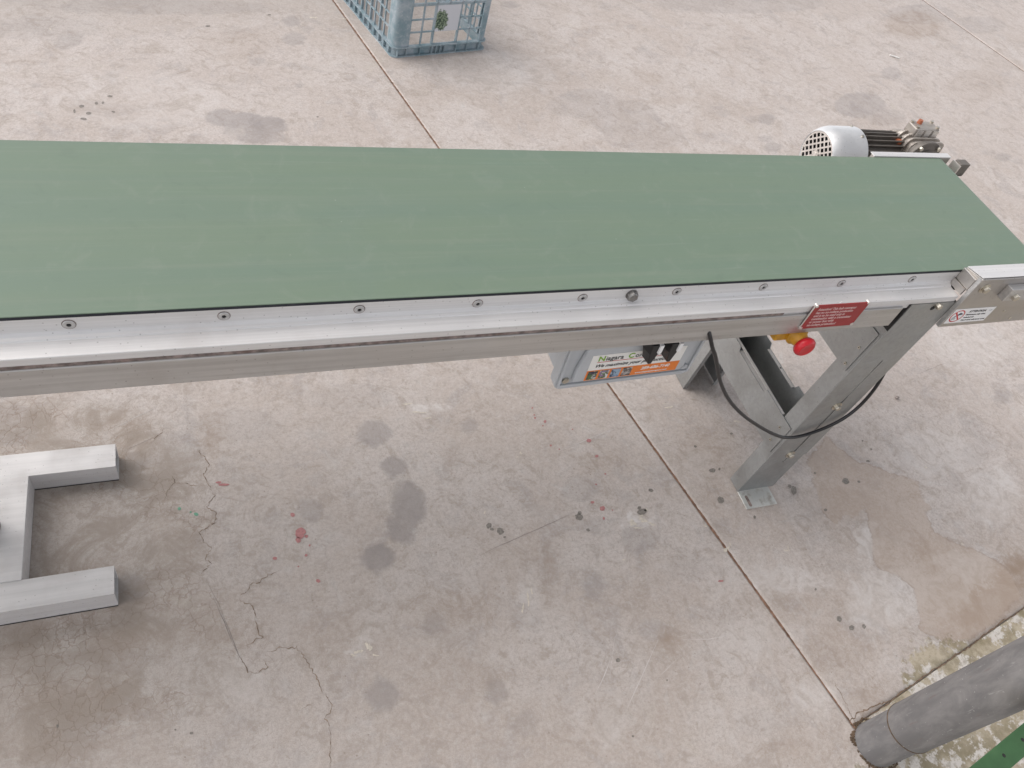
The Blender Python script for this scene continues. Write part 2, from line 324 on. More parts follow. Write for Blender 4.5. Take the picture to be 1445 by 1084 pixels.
def cyl(bm, p0, p1, r0, r1=None, n=24, caps=True, phase=0):
    r1 = r0 if r1 is None else r1; p0 = Vector(p0); p1 = Vector(p1); d, a, b = basis(p1 - p0)
    R = [[bm.verts.new(p + (a * math.cos(2 * math.pi * i / n + phase) + b * math.sin(2 * math.pi * i / n + phase)) * r) for i in range(n)] for p, r in ((p0, r0), (p1, r1))]
    for i in range(n): bm.faces.new((R[0][i], R[0][(i + 1) % n], R[1][(i + 1) % n], R[1][i]))
    if caps: bm.faces.new(R[0]); bm.faces.new(R[1])
def lathe(bm, p0, d, prof, n=40, caps=True):
    """profile [(distance along d, radius)]"""
    p0 = Vector(p0); d, a, b = basis(d); rings = []
    for t, r in prof:
        rings.append([bm.verts.new(p0 + d * t + (a * math.cos(2 * math.pi * i / n) + b * math.sin(2 * math.pi * i / n)) * r) for i in range(n)])
    for k in range(len(rings) - 1):
        for i in range(n): bm.faces.new((rings[k][i], rings[k][(i + 1) % n], rings[k + 1][(i + 1) % n], rings[k + 1][i]))
    if caps: bm.faces.new(rings[0]); bm.faces.new(rings[-1])
def spline(pts, k=8):
    P = [Vector(p) for p in pts]; P = [P[0] * 2 - P[1]] + P + [P[-1] * 2 - P[-2]]; out = []
    for i in range(1, len(P) - 2):
        for j in range(k):
            t = j / k; a, b, c, d = P[i - 1:i + 3]
            out.append(0.5 * ((2 * b) + (c - a) * t + (2 * a - 5 * b + 4 * c - d) * t * t + (3 * b - a - 3 * c + d) * t ** 3))
    out.append(P[-2]); return out
def tube(bm, pts, r, n=10):
    rings = []; prev = None
    for i, p in enumerate(pts):
        d = (pts[min(i + 1, len(pts) - 1)] - pts[max(i - 1, 0)]).normalized()
        if prev is None: _, a, _ = basis(d)
        else: a = (prev - d * prev.dot(d)).normalized()
        prev = a; b = d.cross(a)
        rings.append([bm.verts.new(p + (a * math.cos(2 * math.pi * k / n) + b * math.sin(2 * math.pi * k / n)) * r) for k in range(n)])
    for i in range(len(rings) - 1):
        for k in range(n): bm.faces.new((rings[i][k], rings[i][(k + 1) % n], rings[i + 1][(k + 1) % n], rings[i + 1][k]))
    bm.faces.new(rings[0]); bm.faces.new(rings[-1])
def text(body, size, mat, parent, pos, rot, name='lettering', shear=0.0, width=1.0, bold=0.0, align='LEFT', thick=0.0002):
    """lettering laid on a face: pos in the root's frame, rot an Euler"""
    cu = bpy.data.curves.new(name, 'FONT'); cu.body = body; cu.size = size; cu.shear = shear; cu.offset = bold; cu.extrude = thick; cu.align_x = align; cu.resolution_u = 3
    t = bpy.data.objects.new('tmp_text', cu); COL.objects.link(t)
    dg = bpy.context.evaluated_depsgraph_get(); dg.update(); me = bpy.data.meshes.new_from_object(t.evaluated_get(dg))
    bpy.data.objects.remove(t); bpy.data.curves.remove(cu)
    me.transform(Matrix.Diagonal((width, 1, 1, 1))); me.name = name
    me.materials.clear(); me.materials.append(M[mat]); o = bpy.data.objects.new(name, me); COL.objects.link(o)
    o.parent = parent; FP[o.name] = Vector(pos); o.location = Vector(pos) - FP[parent.name]; o.rotation_euler = rot
    return o
rnd = random.Random(5)
# ---- shapes of stains and marks on the floor (metres)
GREY=[(0.373,1.121,22.578,-4.105,-3.421,-24.631,0.04,0.7),(0.406,1.014,29.102,-5.678,-6.224,-36.309,0.027,0.8),(0.407,0.949,50.29,-11.605,-4.433,-31.028,0.019,0.7),(0.415,0.903,22.687,-4.776,-2.634,-14.925,0.043,1.0),(0.389,0.849,26.506,-5.731,-3.637,-20.004,0.037,0.9),(0.316,0.779,25.074,-5.162,-5.31,-28.319,0.035,1.0),(0.185,0.926,35.88,-4.721,-5.665,-30.214,0.028,0.5),(0.268,0.476,28.249,-6.053,-7.369,-29.477,0.033,0.7),(0.502,0.426,36.568,-11.349,-9.378,-40.193,0.024,0.6),(0.549,0.35,35.461,-11.82,-8.274,-34.279,0.026,0.35),(0.329,0.315,38.742,-9.298,-16.272,-62.762,0.015,0.35),(0.408,0.6,34.188,-8.547,-7.692,-39.744,0.025,0.6),(0.806,0.608,35.389,-13.531,-5.752,-28.76,0.026,0.45),(0.628,1.109,42.125,-10.989,-6.593,-41.758,0.022,0.55),(-0.367,2.957,20.602,0.434,1.684,-12.348,0.048,0.5),(-0.381,2.898,32.388,0.697,2.709,-23.837,0.031,0.4),(0.425,3.171,27.968,-3.465,3.218,-22.523,0.034,0.6),(0.418,3.035,21.753,-2.846,2.688,-21.12,0.041,0.5),(0.484,3.114,35.806,-5.115,5.115,-36.445,0.024,0.4),(0.106,2.487,18.202,-1.316,1.316,-20.175,0.048,0.7),(0.18,2.466,14.272,-1.376,1.105,-17.318,0.056,0.8),(0.26,2.454,16.481,-1.787,1.291,-20.22,0.048,0.8),(0.217,2.379,11.491,-1.135,1.198,-27.553,0.036,0.7),(0.15,2.392,21.821,-1.886,1.539,-35.406,0.028,0.4),(0.397,2.71,66.248,-9.066,5.23,-53.347,0.014,0.6),(0.261,2.854,29.938,-3.055,3.971,-34.419,0.028,0.4),(0.372,2.837,38.915,-4.717,4.914,-51.101,0.019,0.4),(0.116,3.223,23.84,-1.503,3.436,-20.237,0.04,0.4),(0.305,3.242,18.162,-1.895,7.107,-44.22,0.022,0.3),(3.143,2.768,5.986,-4.176,0.557,-9.002,0.095,0.55),(3.236,2.67,7.708,-5.567,0.856,-13.846,0.065,0.35),(1.582,2.678,6.481,-2.483,0.697,-9.613,0.097,0.3),(1.713,2.583,5.71,-2.338,0.471,-8.13,0.113,0.28),(1.762,2.46,4.893,-2.153,0.267,-9.208,0.104,0.22),(1.47,2.645,10.172,-3.717,0.838,-14.043,0.066,0.2),(2.472,2.61,20.657,-11.959,1.087,-22.559,0.035,0.6),(2.39,2.605,31.73,-17.535,1.781,-36.072,0.022,0.4),(2.377,2.393,21.694,-12.724,0.715,-27.892,0.03,0.5),(2.374,2.455,26.076,-15.006,1.968,-38.868,0.023,0.4),(2.246,2.641,21.68,-11.511,1.842,-36.376,0.025,0.3),(2.566,2.787,40.362,-22.97,3.938,-56.442,0.015,0.4),(3.59,3.099,13.915,-10.204,1.443,-15.873,0.047,0.4),(3.777,2.356,18.135,-16.585,0.853,-29.27,0.028,0.5),(3.712,2.395,16.775,-14.802,1.269,-43.136,0.022,0.3),(2.084,3.364,31.297,-13.35,5.253,-37.206,0.023,0.4),(2.071,3.18,42.41,-18.673,4.747,-39.404,0.019,0.4),(2.775,3.356,27.528,-15.213,6.278,-47.329,0.019,0.4),(2.491,3.171,39.54,-20.481,6.258,-51.203,0.017,0.4),(2.401,3.26,30.12,-15.06,6.788,-50.342,0.018,0.3),(1.474,3.477,19.839,-6.093,5.158,-30.156,0.031,0.6),(-0.038,3.041,34.205,-1.341,4.695,-32.864,0.027,0.2),(2.533,0.982,20.931,-18.689,-3.33,-29.494,0.028,0.5),(2.297,0.878,22.356,-19.287,-3.507,-24.986,0.029,0.25),(2.231,0.789,16.173,-13.814,-3.369,-23.164,0.036,0.25),(0.971,0.711,18.981,-7.992,-3.542,-22.432,0.041,0.4),(0.872,0.875,18.607,-7.261,-3.54,-23.009,0.041,0.3),(0.56,1.021,37.037,-9.7,-4.115,-25.377,0.026,0.2),(0.713,0.68,33.422,-11.459,-3.146,-15.728,0.028,0.3),(0.055,1.19,9.961,-0.927,-2.896,-19.11,0.052,0.2),(-0.094,1.127,16.066,-0.392,-2.612,-16.196,0.058,0.3),(-0.185,1.117,30.174,-0.774,-6.079,-36.474,0.027,0.6),(-0.197,0.804,29.586,0.0,-6.01,-31.25,0.03,0.7),(-0.433,1.255,17.982,0.877,-2.339,-16.374,0.053,0.5),(1.504,0.773,56.878,-34.392,-5.401,-35.494,0.015,0.5),(1.08,0.225,12.963,-7.407,-7.407,-31.481,0.031,0.2),(-0.45,2.993,5.017,0.211,2.079,-13.07,0.075,0.2),(-0.026,3.21,2.465,-0.09,2.895,-18.455,0.054,0.35),(2.97,3.743,1.717,-0.947,1.522,-9.05,0.108,0.3),(4.395,3.85,3.31,-2.582,1.3,-8.157,0.113,0.35),(4.841,3.785,3.882,-3.366,1.339,-9.371,0.097,0.3),(2.697,3.674,3.592,-1.839,2.308,-14.569,0.067,0.3),(1.071,0.612,15.758,-7.441,-4.596,-25.607,0.037,0.2),(0.344,1.244,8.822,-1.726,-2.301,-21.289,0.047,0.2),(0.455,0.318,29.435,-7.925,-14.529,-60.191,0.016,0.2),(0.442,0.56,21.945,-5.663,-7.433,-38.404,0.026,0.2),(1.105,0.473,20.265,-10.44,-7.369,-34.083,0.028,0.15),(-0.23,0.66,13.333,0.0,-8.571,-35.714,0.027,0.3),(1.203,0.701,22.427,-11.501,-5.75,-33.681,0.028,0.2)]
BROWN=[(0.71,0.671,53.476,-18.335,-4.114,-20.568,0.018,0.6),(0.941,0.452,56.259,-24.613,-14.065,-63.291,0.014,0.8),(1.656,0.747,48.336,-32.599,-10.492,-70.444,0.013,0.3),(1.806,0.517,53.987,-41.528,-7.928,-40.521,0.014,0.8),(1.79,0.472,62.542,-50.71,-10.142,-51.837,0.012,0.8),(1.795,0.53,93.781,-74.038,-13.162,-77.328,0.008,0.7),(0.458,0.623,10.198,-2.868,-3.824,-19.758,0.05,0.3),(-0.269,0.771,6.41,0.0,-4.136,-21.505,0.046,0.4),(-0.204,0.698,8.828,-0.304,-5.708,-28.539,0.034,0.6),(-0.06,0.682,12.165,-0.811,-7.299,-32.847,0.03,0.6),(-0.29,0.591,9.331,0.346,-5.554,-26.661,0.037,0.5),(-0.346,0.527,10.194,0.408,-7.645,-33.639,0.029,0.35),(-0.367,0.74,13.426,0.463,-6.944,-34.722,0.028,0.5),(-0.214,1.226,16.08,-0.383,-3.403,-26.374,0.037,0.5),(-0.191,1.181,27.778,0.0,-4.646,-34.843,0.028,0.5),(-0.012,1.178,44.248,-3.161,-2.269,-18.153,0.023,0.5),(0.563,1.032,43.54,-11.138,-3.797,-28.098,0.022,0.3),(0.964,0.95,23.056,-9.115,-5.362,-36.64,0.026,0.2),(1.228,0.795,23.851,-12.216,-5.236,-32.162,0.029,0.2),(1.916,0.346,4.61,-4.215,-2.371,-12.118,0.078,0.8),(2.042,0.363,8.85,-8.358,-1.77,-9.44,0.073,0.9),(1.787,0.274,7.746,-6.573,-5.869,-28.691,0.034,0.5),(1.357,0.32,8.87,-6.009,-3.219,-13.948,0.066,0.3),(1.377,0.455,7.256,-4.481,-5.122,-26.248,0.037,0.2),(1.4,0.207,11.232,-8.133,-5.363,-22.642,0.041,0.4),(1.318,0.947,10.388,-5.42,-2.71,-20.325,0.048,0.3),(-0.247,2.531,9.524,0.0,0.98,-13.717,0.073,0.2),(-0.299,2.535,13.204,0.33,1.273,-17.825,0.056,0.25),(0.188,2.98,6.615,-0.578,1.349,-9.827,0.099,0.2),(4.215,3.694,4.262,-3.292,0.857,-5.953,0.133,0.4),(2.009,2.934,8.787,-3.929,1.072,-12.094,0.074,0.2),(3.121,2.575,5.533,-4.011,0.512,-9.631,0.092,0.2),(4.19,3.033,4.45,-3.843,0.482,-5.827,0.13,0.2),(1.125,0.153,8.475,-5.022,-6.519,-24.627,0.039,0.25),(0.77,0.329,11.429,-4.898,-4.762,-21.769,0.045,0.2),(0.189,0.614,13.889,-1.852,-4.63,-21.605,0.045,0.2),(0.453,0.479,10.439,-2.88,-5.04,-21.598,0.045,0.2),(0.62,0.291,12.371,-4.124,-8.018,-34.364,0.028,0.15)]
PALE=[(0.999,0.751,23.99,-10.732,-10.823,-70.346,0.014,0.8),(0.99,0.769,59.451,-25.915,-17.073,-95.122,0.01,0.7),(0.244,0.574,30.095,-5.189,-15.982,-66.21,0.015,0.6),(0.26,0.591,83.333,-13.889,-9.524,-46.032,0.012,0.5),(0.522,1.182,36.549,-7.945,-13.904,-105.673,0.009,0.7),(1.564,0.417,9.177,-6.555,-2.655,-12.389,0.07,0.35),(1.649,0.589,24.158,-17.344,-3.049,-17.534,0.032,0.5),(1.882,0.481,16.984,-13.855,-7.866,-46.214,0.021,0.7),(1.921,0.43,16.297,-14.094,-3.634,-19.38,0.039,0.5),(1.645,0.462,6.568,-4.926,-7.037,-34.405,0.028,0.4),(2.08,0.811,5.602,-4.552,-1.867,-12.372,0.076,0.2),(2.178,0.641,8.041,-7.31,-1.645,-9.868,0.077,0.3),(2.599,1.238,4.571,-3.868,-0.738,-7.068,0.121,0.25),(1.773,0.396,9.804,-7.625,-3.268,-15.977,0.056,0.3),(1.242,0.243,12.205,-7.576,-6.734,-30.303,0.032,0.3),(1.153,0.409,8.081,-4.293,-5.051,-23.359,0.042,0.2),(1.228,2.887,3.89,-1.121,0.561,-6.168,0.155,0.15),(-0.14,2.579,3.879,-0.046,0.416,-5.957,0.167,0.15),(1.25,0.908,21.277,-10.638,-3.627,-26.596,0.034,0.2),(0.727,0.309,36.486,-14.865,-4.324,-16.757,0.025,0.3),(-0.316,0.679,20.99,0.75,-4.998,-23.988,0.039,0.3),(-0.014,0.569,12.059,-1.292,-5.168,-23.256,0.042,0.2),(0.636,0.613,46.601,-13.706,-4.486,-25.419,0.021,0.3),(1.329,0.523,7.278,-4.367,-4.991,-25.577,0.038,0.25)]
OIL=[(0.621,0.793,90.735,-26.266,-15.629,-91.17),(0.627,0.776,271.493,-82.956,-45.249,-263.952),(0.597,0.813,133.053,-35.014,-16.807,-100.84),(0.602,0.802,177.404,-46.685,-33.613,-201.681),(0.836,0.796,81.916,-31.506,-14.703,-79.815),(0.842,0.807,165.394,-63.613,-25.445,-161.154),(0.847,0.757,167.659,-66.181,-37.062,-195.897),(1.014,0.782,60.168,-25.572,-14.44,-93.863),(1.011,0.794,160.449,-68.191,-24.067,-156.438),(1.066,0.839,113.01,-52.37,-25.726,-150.68),(1.279,0.87,83.78,-44.812,-17.048,-107.16),(1.303,0.871,212.15,-110.897,-28.93,-212.15),(1.258,0.777,71.685,-35.842,-14.337,-88.07),(1.264,0.954,173.611,-86.806,-27.174,-203.804),(1.691,0.77,62.358,-42.517,-13.605,-81.633),(1.735,0.761,146.423,-103.161,-33.278,-203.827),(1.813,0.822,102.518,-73.546,-31.201,-195.008),(1.841,0.893,238.704,-165.631,-34.101,-248.447),(1.852,0.86,237.824,-172.043,-35.421,-258.065),(1.42,0.401,107.352,-74.821,-20.82,-106.701),(1.399,0.486,214.329,-134.721,-55.113,-251.072),(1.442,0.373,109.89,-75.549,-21.978,-109.89),(1.479,0.369,144.073,-100.415,-29.47,-130.976),(1.502,0.769,81.247,-49.126,-9.447,-60.733),(1.496,0.784,132.716,-80.247,-21.605,-141.975),(0.102,3.086,97.025,-6.468,17.249,-128.134),(0.343,3.209,120.865,-12.723,25.445,-178.117),(1.567,0.694,131.727,-86.747,-33.735,-221.687),(0.896,0.363,356.704,-172.202,-86.101,-418.204),(0.798,0.431,135.87,-54.348,-42.271,-205.314),(0.768,0.271,290.828,-123.043,-89.485,-346.756),(-0.288,0.815,387.016,12.484,-62.422,-324.594),(-0.097,0.486,264.131,-10.565,-95.087,-396.197),(1.604,0.811,190.641,-121.317,-40.439,-277.296),(1.334,0.711,213.098,-119.543,-24.255,-148.995),(1.402,0.98,200.512,-110.922,-29.863,-196.246),(-0.323,0.553,439.189,16.892,-67.568,-259.009),(1.541,0.183,216.741,-171.898,-67.265,-291.48),(-0.319,2.526,121.726,3.082,7.396,-101.079),(-0.276,2.545,158.73,0.0,8.818,-123.457),(-0.298,2.488,97.5,1.25,6.25,-128.125),(-0.312,2.456,99.87,2.594,6.485,-129.702),(-0.236,2.589,116.279,0.0,11.208,-160.643),(-0.257,2.55,237.885,2.937,8.811,-123.348),(-0.339,2.497,249.68,6.402,4.268,-85.361),(-0.226,2.5,158.73,0.0,7.937,-166.667),(0.433,2.51,201.097,-27.422,9.141,-228.519),(-0.125,0.499,408.805,-31.447,-125.786,-503.145)]
RED=[(0.155,0.871,78.829,-11.261,-12.012,-74.474),(0.148,0.854,163.551,-18.692,-23.364,-140.187),(0.167,0.86,209.424,-29.087,-52.356,-270.506),(0.144,0.92,204.873,-22.148,-27.685,-177.187),(0.093,0.818,217.949,-25.641,-38.462,-230.769),(0.177,0.747,216.963,-26.298,-47.337,-236.686),(0.171,0.836,420.42,-60.06,-60.06,-372.372),(0.16,0.813,325.581,-46.512,-46.512,-279.07),(0.14,0.789,542.784,-63.857,-95.785,-478.927),(0.949,1.018,140.766,-56.306,-21.45,-150.15),(0.953,0.966,184.68,-71.354,-34.977,-239.011),(0.844,1.097,232.089,-80.727,-30.272,-206.862),(0.819,1.113,310.391,-101.215,-40.486,-276.653),(0.82,1.123,390.301,-132.868,-41.521,-340.475),(0.822,1.147,391.581,-122.369,-40.79,-334.475),(0.834,1.018,317.117,-108.108,-43.243,-288.288),(0.854,1.003,474.138,-172.414,-64.655,-431.034),(0.833,1.084,467.955,-162.767,-50.865,-417.091),(0.915,1.061,388.973,-143.751,-50.736,-416.032),(0.956,0.908,336.7,-136.283,-56.117,-374.111),(0.908,0.809,121.212,-45.455,-22.727,-147.727),(0.901,0.781,273.052,-105.02,-44.108,-239.445),(0.918,0.881,334.312,-130.463,-66.591,-380.518),(0.934,0.8,483.092,-193.237,-72.464,-471.014),(0.888,0.831,196.078,-78.431,-42.892,-232.843),(0.002,1.025,73.136,-5.626,-52.743,-316.456),(-0.009,1.033,159.314,-12.255,-54.466,-337.691),(1.144,0.559,115.359,-62.624,-70.314,-342.782)]
GREEN=[(-0.096,0.977,264.286,-14.286,-44.643,-267.857),(-0.062,0.957,227.704,-12.65,-36.491,-211.648),(-0.073,0.964,471.822,-26.212,-65.531,-393.185)]
WHITE=[(0.411,1.885,300.752,-50.125,-13.671,-300.752),(-0.186,2.704,227.508,-2.585,20.683,-227.508),(-0.426,2.991,301.3,12.686,28.544,-209.324),(-0.051,3.034,273.642,-10.731,28.169,-197.183),(-0.282,2.686,154.871,1.801,21.61,-232.307),(0.644,3.221,67.169,-10.815,25.615,-173.616),(0.518,3.214,69.347,-10.163,17.935,-117.571),(0.597,0.851,272.537,-76.869,-41.929,-244.584),(0.501,1.173,51.168,-11.123,-37.078,-281.795),(0.523,1.151,72.845,-17.807,-47.214,-358.829),(0.478,1.204,85.33,-18.155,-36.311,-275.962),(0.743,1.006,196.011,-59.259,-34.188,-222.222),(0.73,0.996,326.686,-98.765,-68.376,-444.444),(0.234,0.573,94.607,-18.921,-44.15,-213.392),(0.258,0.579,165.563,-33.113,-18.921,-91.454),(0.269,0.558,165.563,-33.113,-66.225,-320.088),(0.223,0.568,132.42,-22.831,-79.909,-331.05),(0.975,0.755,68.235,-27.994,-21.433,-119.412),(1.008,0.758,52.846,-23.035,-28.455,-158.537),(1.028,0.742,67.944,-29.617,-42.683,-237.805),(0.983,0.739,81.556,-33.459,-58.553,-317.859),(1.028,0.784,92.7,-41.715,-54.075,-309.0),(1.007,0.771,158.537,-69.106,-28.455,-158.537),(1.205,0.638,113.095,-59.524,-19.048,-95.238),(1.22,0.649,222.874,-123.167,-41.056,-240.469),(1.175,0.712,149.511,-76.672,-40.253,-235.768),(1.949,0.517,177.226,-146.212,-53.168,-289.47),(2.006,0.77,171.131,-137.649,-39.683,-257.937),(0.636,0.613,279.605,-82.237,-10.965,-62.135),(0.616,0.591,278.746,-87.108,-14.933,-84.619),(0.65,0.628,283.019,-94.34,-24.014,-113.208),(0.909,0.662,167.015,-69.589,-97.425,-514.962),(0.572,1.03,522.479,-133.657,-60.753,-449.575),(1.376,0.602,60.995,-36.918,-89.888,-471.91),(1.385,0.609,418.042,-253.025,-22.002,-118.262),(1.243,1.097,82.034,-37.736,-24.61,-188.679),(1.235,1.111,103.306,-49.587,-41.322,-380.165),(1.443,1.019,79.513,-43.813,-24.341,-190.669)]
WARM=[(1.724,0.926),(1.738,0.884),(1.775,0.822),(1.816,0.806),(1.883,0.76),(1.946,0.73),(1.918,0.68),(1.928,0.642),(1.894,0.631),(1.878,0.574),(1.912,0.533),(1.978,0.496),(2.045,0.428),(2.026,0.345),(1.871,0.295),(1.713,0.261),(1.64,0.324),(1.698,0.431),(1.663,0.479),(1.617,0.509),(1.66,0.587),(1.702,0.683),(1.641,0.651),(1.618,0.674),(1.568,0.637),(1.556,0.696),(1.573,0.762),(1.606,0.855)]
ZONE=[(-0.608,1.359),(-0.167,1.284),(-0.125,1.204),(-0.093,1.147),(-0.032,1.118),(-0.02,1.017),(-0.037,0.982),(-0.021,0.942),(-0.046,0.893),(-0.035,0.839),(-0.052,0.808),(-0.025,0.72),(-0.001,0.617),(0.016,0.577),(0.049,0.584),(0.08,0.616),(-0.057,0.523),(-0.206,0.545),(-0.343,0.466),(-0.537,0.515)]
CRACKS=[[(-0.05,1.135),(-0.026,1.089),(-0.039,1.057),(-0.021,1.0),(-0.038,0.971),(-0.018,0.955),(-0.026,0.93),(-0.058,0.911),(-0.05,0.885),(-0.035,0.865),(-0.052,0.844),(-0.037,0.829),(-0.065,0.806)],[(-0.14,1.154),(-0.144,1.179),(-0.124,1.189),(-0.125,1.206)],[(-0.107,1.068),(-0.103,1.046),(-0.121,1.024),(-0.126,1.006)],[(-0.103,1.046),(-0.08,1.04),(-0.051,1.03)],[(0.01,0.74),(0.021,0.727),(0.038,0.718),(0.04,0.696),(0.038,0.674),(0.048,0.644),(0.032,0.643),(0.019,0.635),(0.011,0.625)],[(0.01,0.74),(0.03,0.754),(0.039,0.771),(0.055,0.767),(0.074,0.781),(0.1,0.786)],[(0.003,0.615),(0.014,0.579),(0.031,0.573),(0.051,0.58),(0.043,0.6)],[(0.047,0.612),(0.061,0.611),(0.08,0.616),(0.098,0.61),(0.113,0.609),(0.124,0.59),(0.132,0.568),(0.136,0.555),(0.143,0.541),(0.149,0.517),(0.159,0.495),(0.163,0.48),(0.16,0.465),(0.146,0.453),(0.154,0.438),(0.153,0.416),(0.146,0.394),(0.144,0.363)],[(1.312,0.269),(1.314,0.243),(1.316,0.208),(1.312,0.183),(1.31,0.162)],[(0.104,0.482),(0.119,0.486),(0.133,0.487)]]
SCR_D=[[(-0.052,0.798),(-0.041,0.763),(-0.025,0.72)],[(-0.027,0.72),(-0.013,0.669),(-0.001,0.617),(0.016,0.577)],[(-0.041,0.754),(-0.023,0.693),(-0.005,0.628)],[(0.53,0.733),(0.599,0.754),(0.72,0.783),(0.845,0.815)],[(0.706,0.521),(0.713,0.489),(0.71,0.453)],[(0.71,0.517),(0.718,0.488),(0.712,0.45)],[(2.03,0.756),(2.005,0.681)],[(2.114,0.888),(2.101,0.792)],[(2.214,0.717),(2.211,0.668)],[(2.222,1.111),(2.423,1.154)],[(-0.217,1.145),(-0.125,1.189)],[(-0.322,2.372),(-0.311,2.399)],[(4.125,3.808),(4.223,3.411)],[(0.169,0.491),(0.198,0.509)],[(0.658,0.709),(0.655,0.654)],[(0.523,0.772),(0.528,0.734)],[(-0.029,0.697),(-0.018,0.658)]]
SCR_L=[[(0.978,0.441),(1.042,0.429),(1.12,0.423)],[(1.018,0.441),(1.047,0.467)],[(0.857,0.364),(0.928,0.397),(0.956,0.408)],[(0.761,0.394),(0.811,0.481),(0.825,0.496)],[(1.108,0.547),(1.136,0.532)],[(0.531,1.222),(0.497,1.202)],[(1.43,1.114),(1.495,1.065)],[(0.812,0.473),(0.745,0.397),(0.691,0.348)],[(0.565,0.319),(0.603,0.383)],[(1.161,0.518),(1.124,0.469)],[(0.831,0.993),(1.074,1.055)],[(-0.244,1.209),(-0.119,1.278)],[(0.919,0.459),(0.764,0.315)]]
# ------------------------------------------------------------------ the floor: slabs in a frame turned to the sawn joints
TU = math.atan2(0.207, 0.978); UX, UY = math.cos(TU), math.sin(TU)
def uv2w(u, v): return (u * UX - v * UY, u * UY + v * UX)
def w2uv(x, y): return (x * UX + y * UY, -x * UY + y * UX)
ground = B(); box(ground, -40, 40, -40, 40, -0.30, -0.012); g = obj('ground', ground, 'ground', org=(0, 0, 0)); tag(g, kind='structure')
floor = bpy.data.objects.new('floor', None); COL.objects.link(floor); FP['floor'] = Vector((0, 0, 0)); tag(floor, kind='structure')
def sd_poly(px, py, poly):
    d = np.full(px.shape, 1e9); inside = np.zeros(px.shape, bool); n = len(poly)
    for i in range(n):
        ax, ay = poly[i]; bx, by = poly[(i + 1) % n]; ex, ey = bx - ax, by - ay; wx, wy = px - ax, py - ay
        t = np.clip((wx * ex + wy * ey) / (ex * ex + ey * ey + 1e-12), 0, 1); d = np.minimum(d, np.hypot(wx - t * ex, wy - t * ey))
        c = ((ay > py) != (by > py)) & (px < (bx - ax) * (py - ay) / ((by - ay) if abs(by - ay) > 1e-9 else 1e-9) + ax); inside ^= c
    return np.where(inside, d, -d)
def blobs(px, py, L):
    d = np.full(px.shape, -1.0); s = np.zeros(px.shape)
    for x, y, a, b, c, e, rm, st in L:
        dx, dy = px - x, py - y; r = np.hypot(a * dx + b * dy, c * dx + e * dy); f = (1 - r) * rm
        k = f > d; d = np.where(k, f, d); s = np.where(k, st, s)
    return d, s
def sm(x, a, b): t = np.clip((x - a) / (b - a), 0, 1); return t * t * (3 - 2 * t)
def axis(a, b, f0, f1, fine, coarse):
    out = [a]; x = a
    while x < b - 1e-6:
        x += fine if f0 <= x < f1 else coarse; out.append(min(x, b))
    return np.array(out)
def slab(name, u0, u1, v0, v1, z=0.0, fine=0.012, foot=False):
    us = axis(u0, u1, -0.9, 2.6, fine, 0.035 if u0 < 6 else .2); vs = axis(v0, v1, -0.7, 2.0, fine, 0.035 if v0 < 5 else .2)
    U_, V_ = np.meshgrid(us, vs); X_, Y_ = U_ * UX - V_ * UY, U_ * UY + V_ * UX; nu, nv = len(us), len(vs)
    px, py = X_.ravel(), Y_.ravel(); co = np.stack([px, py, np.full(px.shape, z)], 1)
    idx = np.arange(nu * nv).reshape(nv, nu); q = np.stack([idx[:-1, :-1], idx[:-1, 1:], idx[1:, 1:], idx[1:, :-1]], -1).reshape(-1, 4)
    # skirt: the arris is slightly worn and the side goes down into the joint
    ring = np.concatenate([idx[0, :], idx[1:, -1], idx[-1, -2::-1], idx[-2:0:-1, 0]]); m0 = len(co)
    low = co[ring].copy(); low[:, 2] = z - 0.011
    co = np.concatenate([co, low]); k = len(ring); sk = np.stack([ring, np.arange(m0, m0 + k), np.roll(np.arange(m0, m0 + k), -1), np.roll(ring, -1)], -1)
    q = np.concatenate([q, sk]); me = bpy.data.meshes.new(name)
    me.vertices.add(len(co)); me.vertices.foreach_set('co', co.ravel()); me.loops.add(q.size); me.loops.foreach_set('vertex_index', q.ravel().astype(np.int32))
    me.polygons.add(len(q)); me.polygons.foreach_set('loop_start', (np.arange(len(q)) * 4).astype(np.int32)); me.update(calc_edges=True)
    px, py = co[:, 0], co[:, 1]; F = {}
    F['grey_d'], F['grey_s'] = blobs(px, py, GREY); F['brown_d'], F['brown_s'] = blobs(px, py, BROWN); F['pale_d'], F['pale_s'] = blobs(px, py, PALE)
    F['warm_d'] = sd_poly(px, py, WARM); F['zone_d'] = sd_poly(px, py, ZONE)
    uu, vv = px * UX + py * UY, -px * UY + py * UX
    F['dirt_shade'] = np.clip(0.17 * sm(-uu, -1.5, 0.3) * sm(-py, -1.35, -0.8) + 0.06 * sm(-py, -1.1, -0.3) * sm(-uu, -1.6, -1.2) + 0.10 * sm(-uu, -2.2, -0.8) * sm(-py, -1.6, -1) + 0.50 * sm(vv, 2.85, 3.35) * (0.55 + 0.45 * sm(-uu, -2.6, -0.6)), 0, 0.8)  # left terms tint dirt and shade together; last term tints far shade
    F['algae'] = np.full(px.shape, 0.2) if foot else (0.050 - (vv + 0.11) * 0.75 - 0.10 * sm(np.abs(uu - 1.64), 0.0, 0.30))
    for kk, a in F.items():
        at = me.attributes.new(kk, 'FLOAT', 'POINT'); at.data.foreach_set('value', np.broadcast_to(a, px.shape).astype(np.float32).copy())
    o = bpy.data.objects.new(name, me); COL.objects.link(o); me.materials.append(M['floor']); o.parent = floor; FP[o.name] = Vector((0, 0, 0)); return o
J1, J2 = 1.309, 5.309; G = 0.0015
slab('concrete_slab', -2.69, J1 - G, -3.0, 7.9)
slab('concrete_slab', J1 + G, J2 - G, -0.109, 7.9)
slab('concrete_slab', J2 + G, 9.3, -0.109, 7.9, fine=0.05)
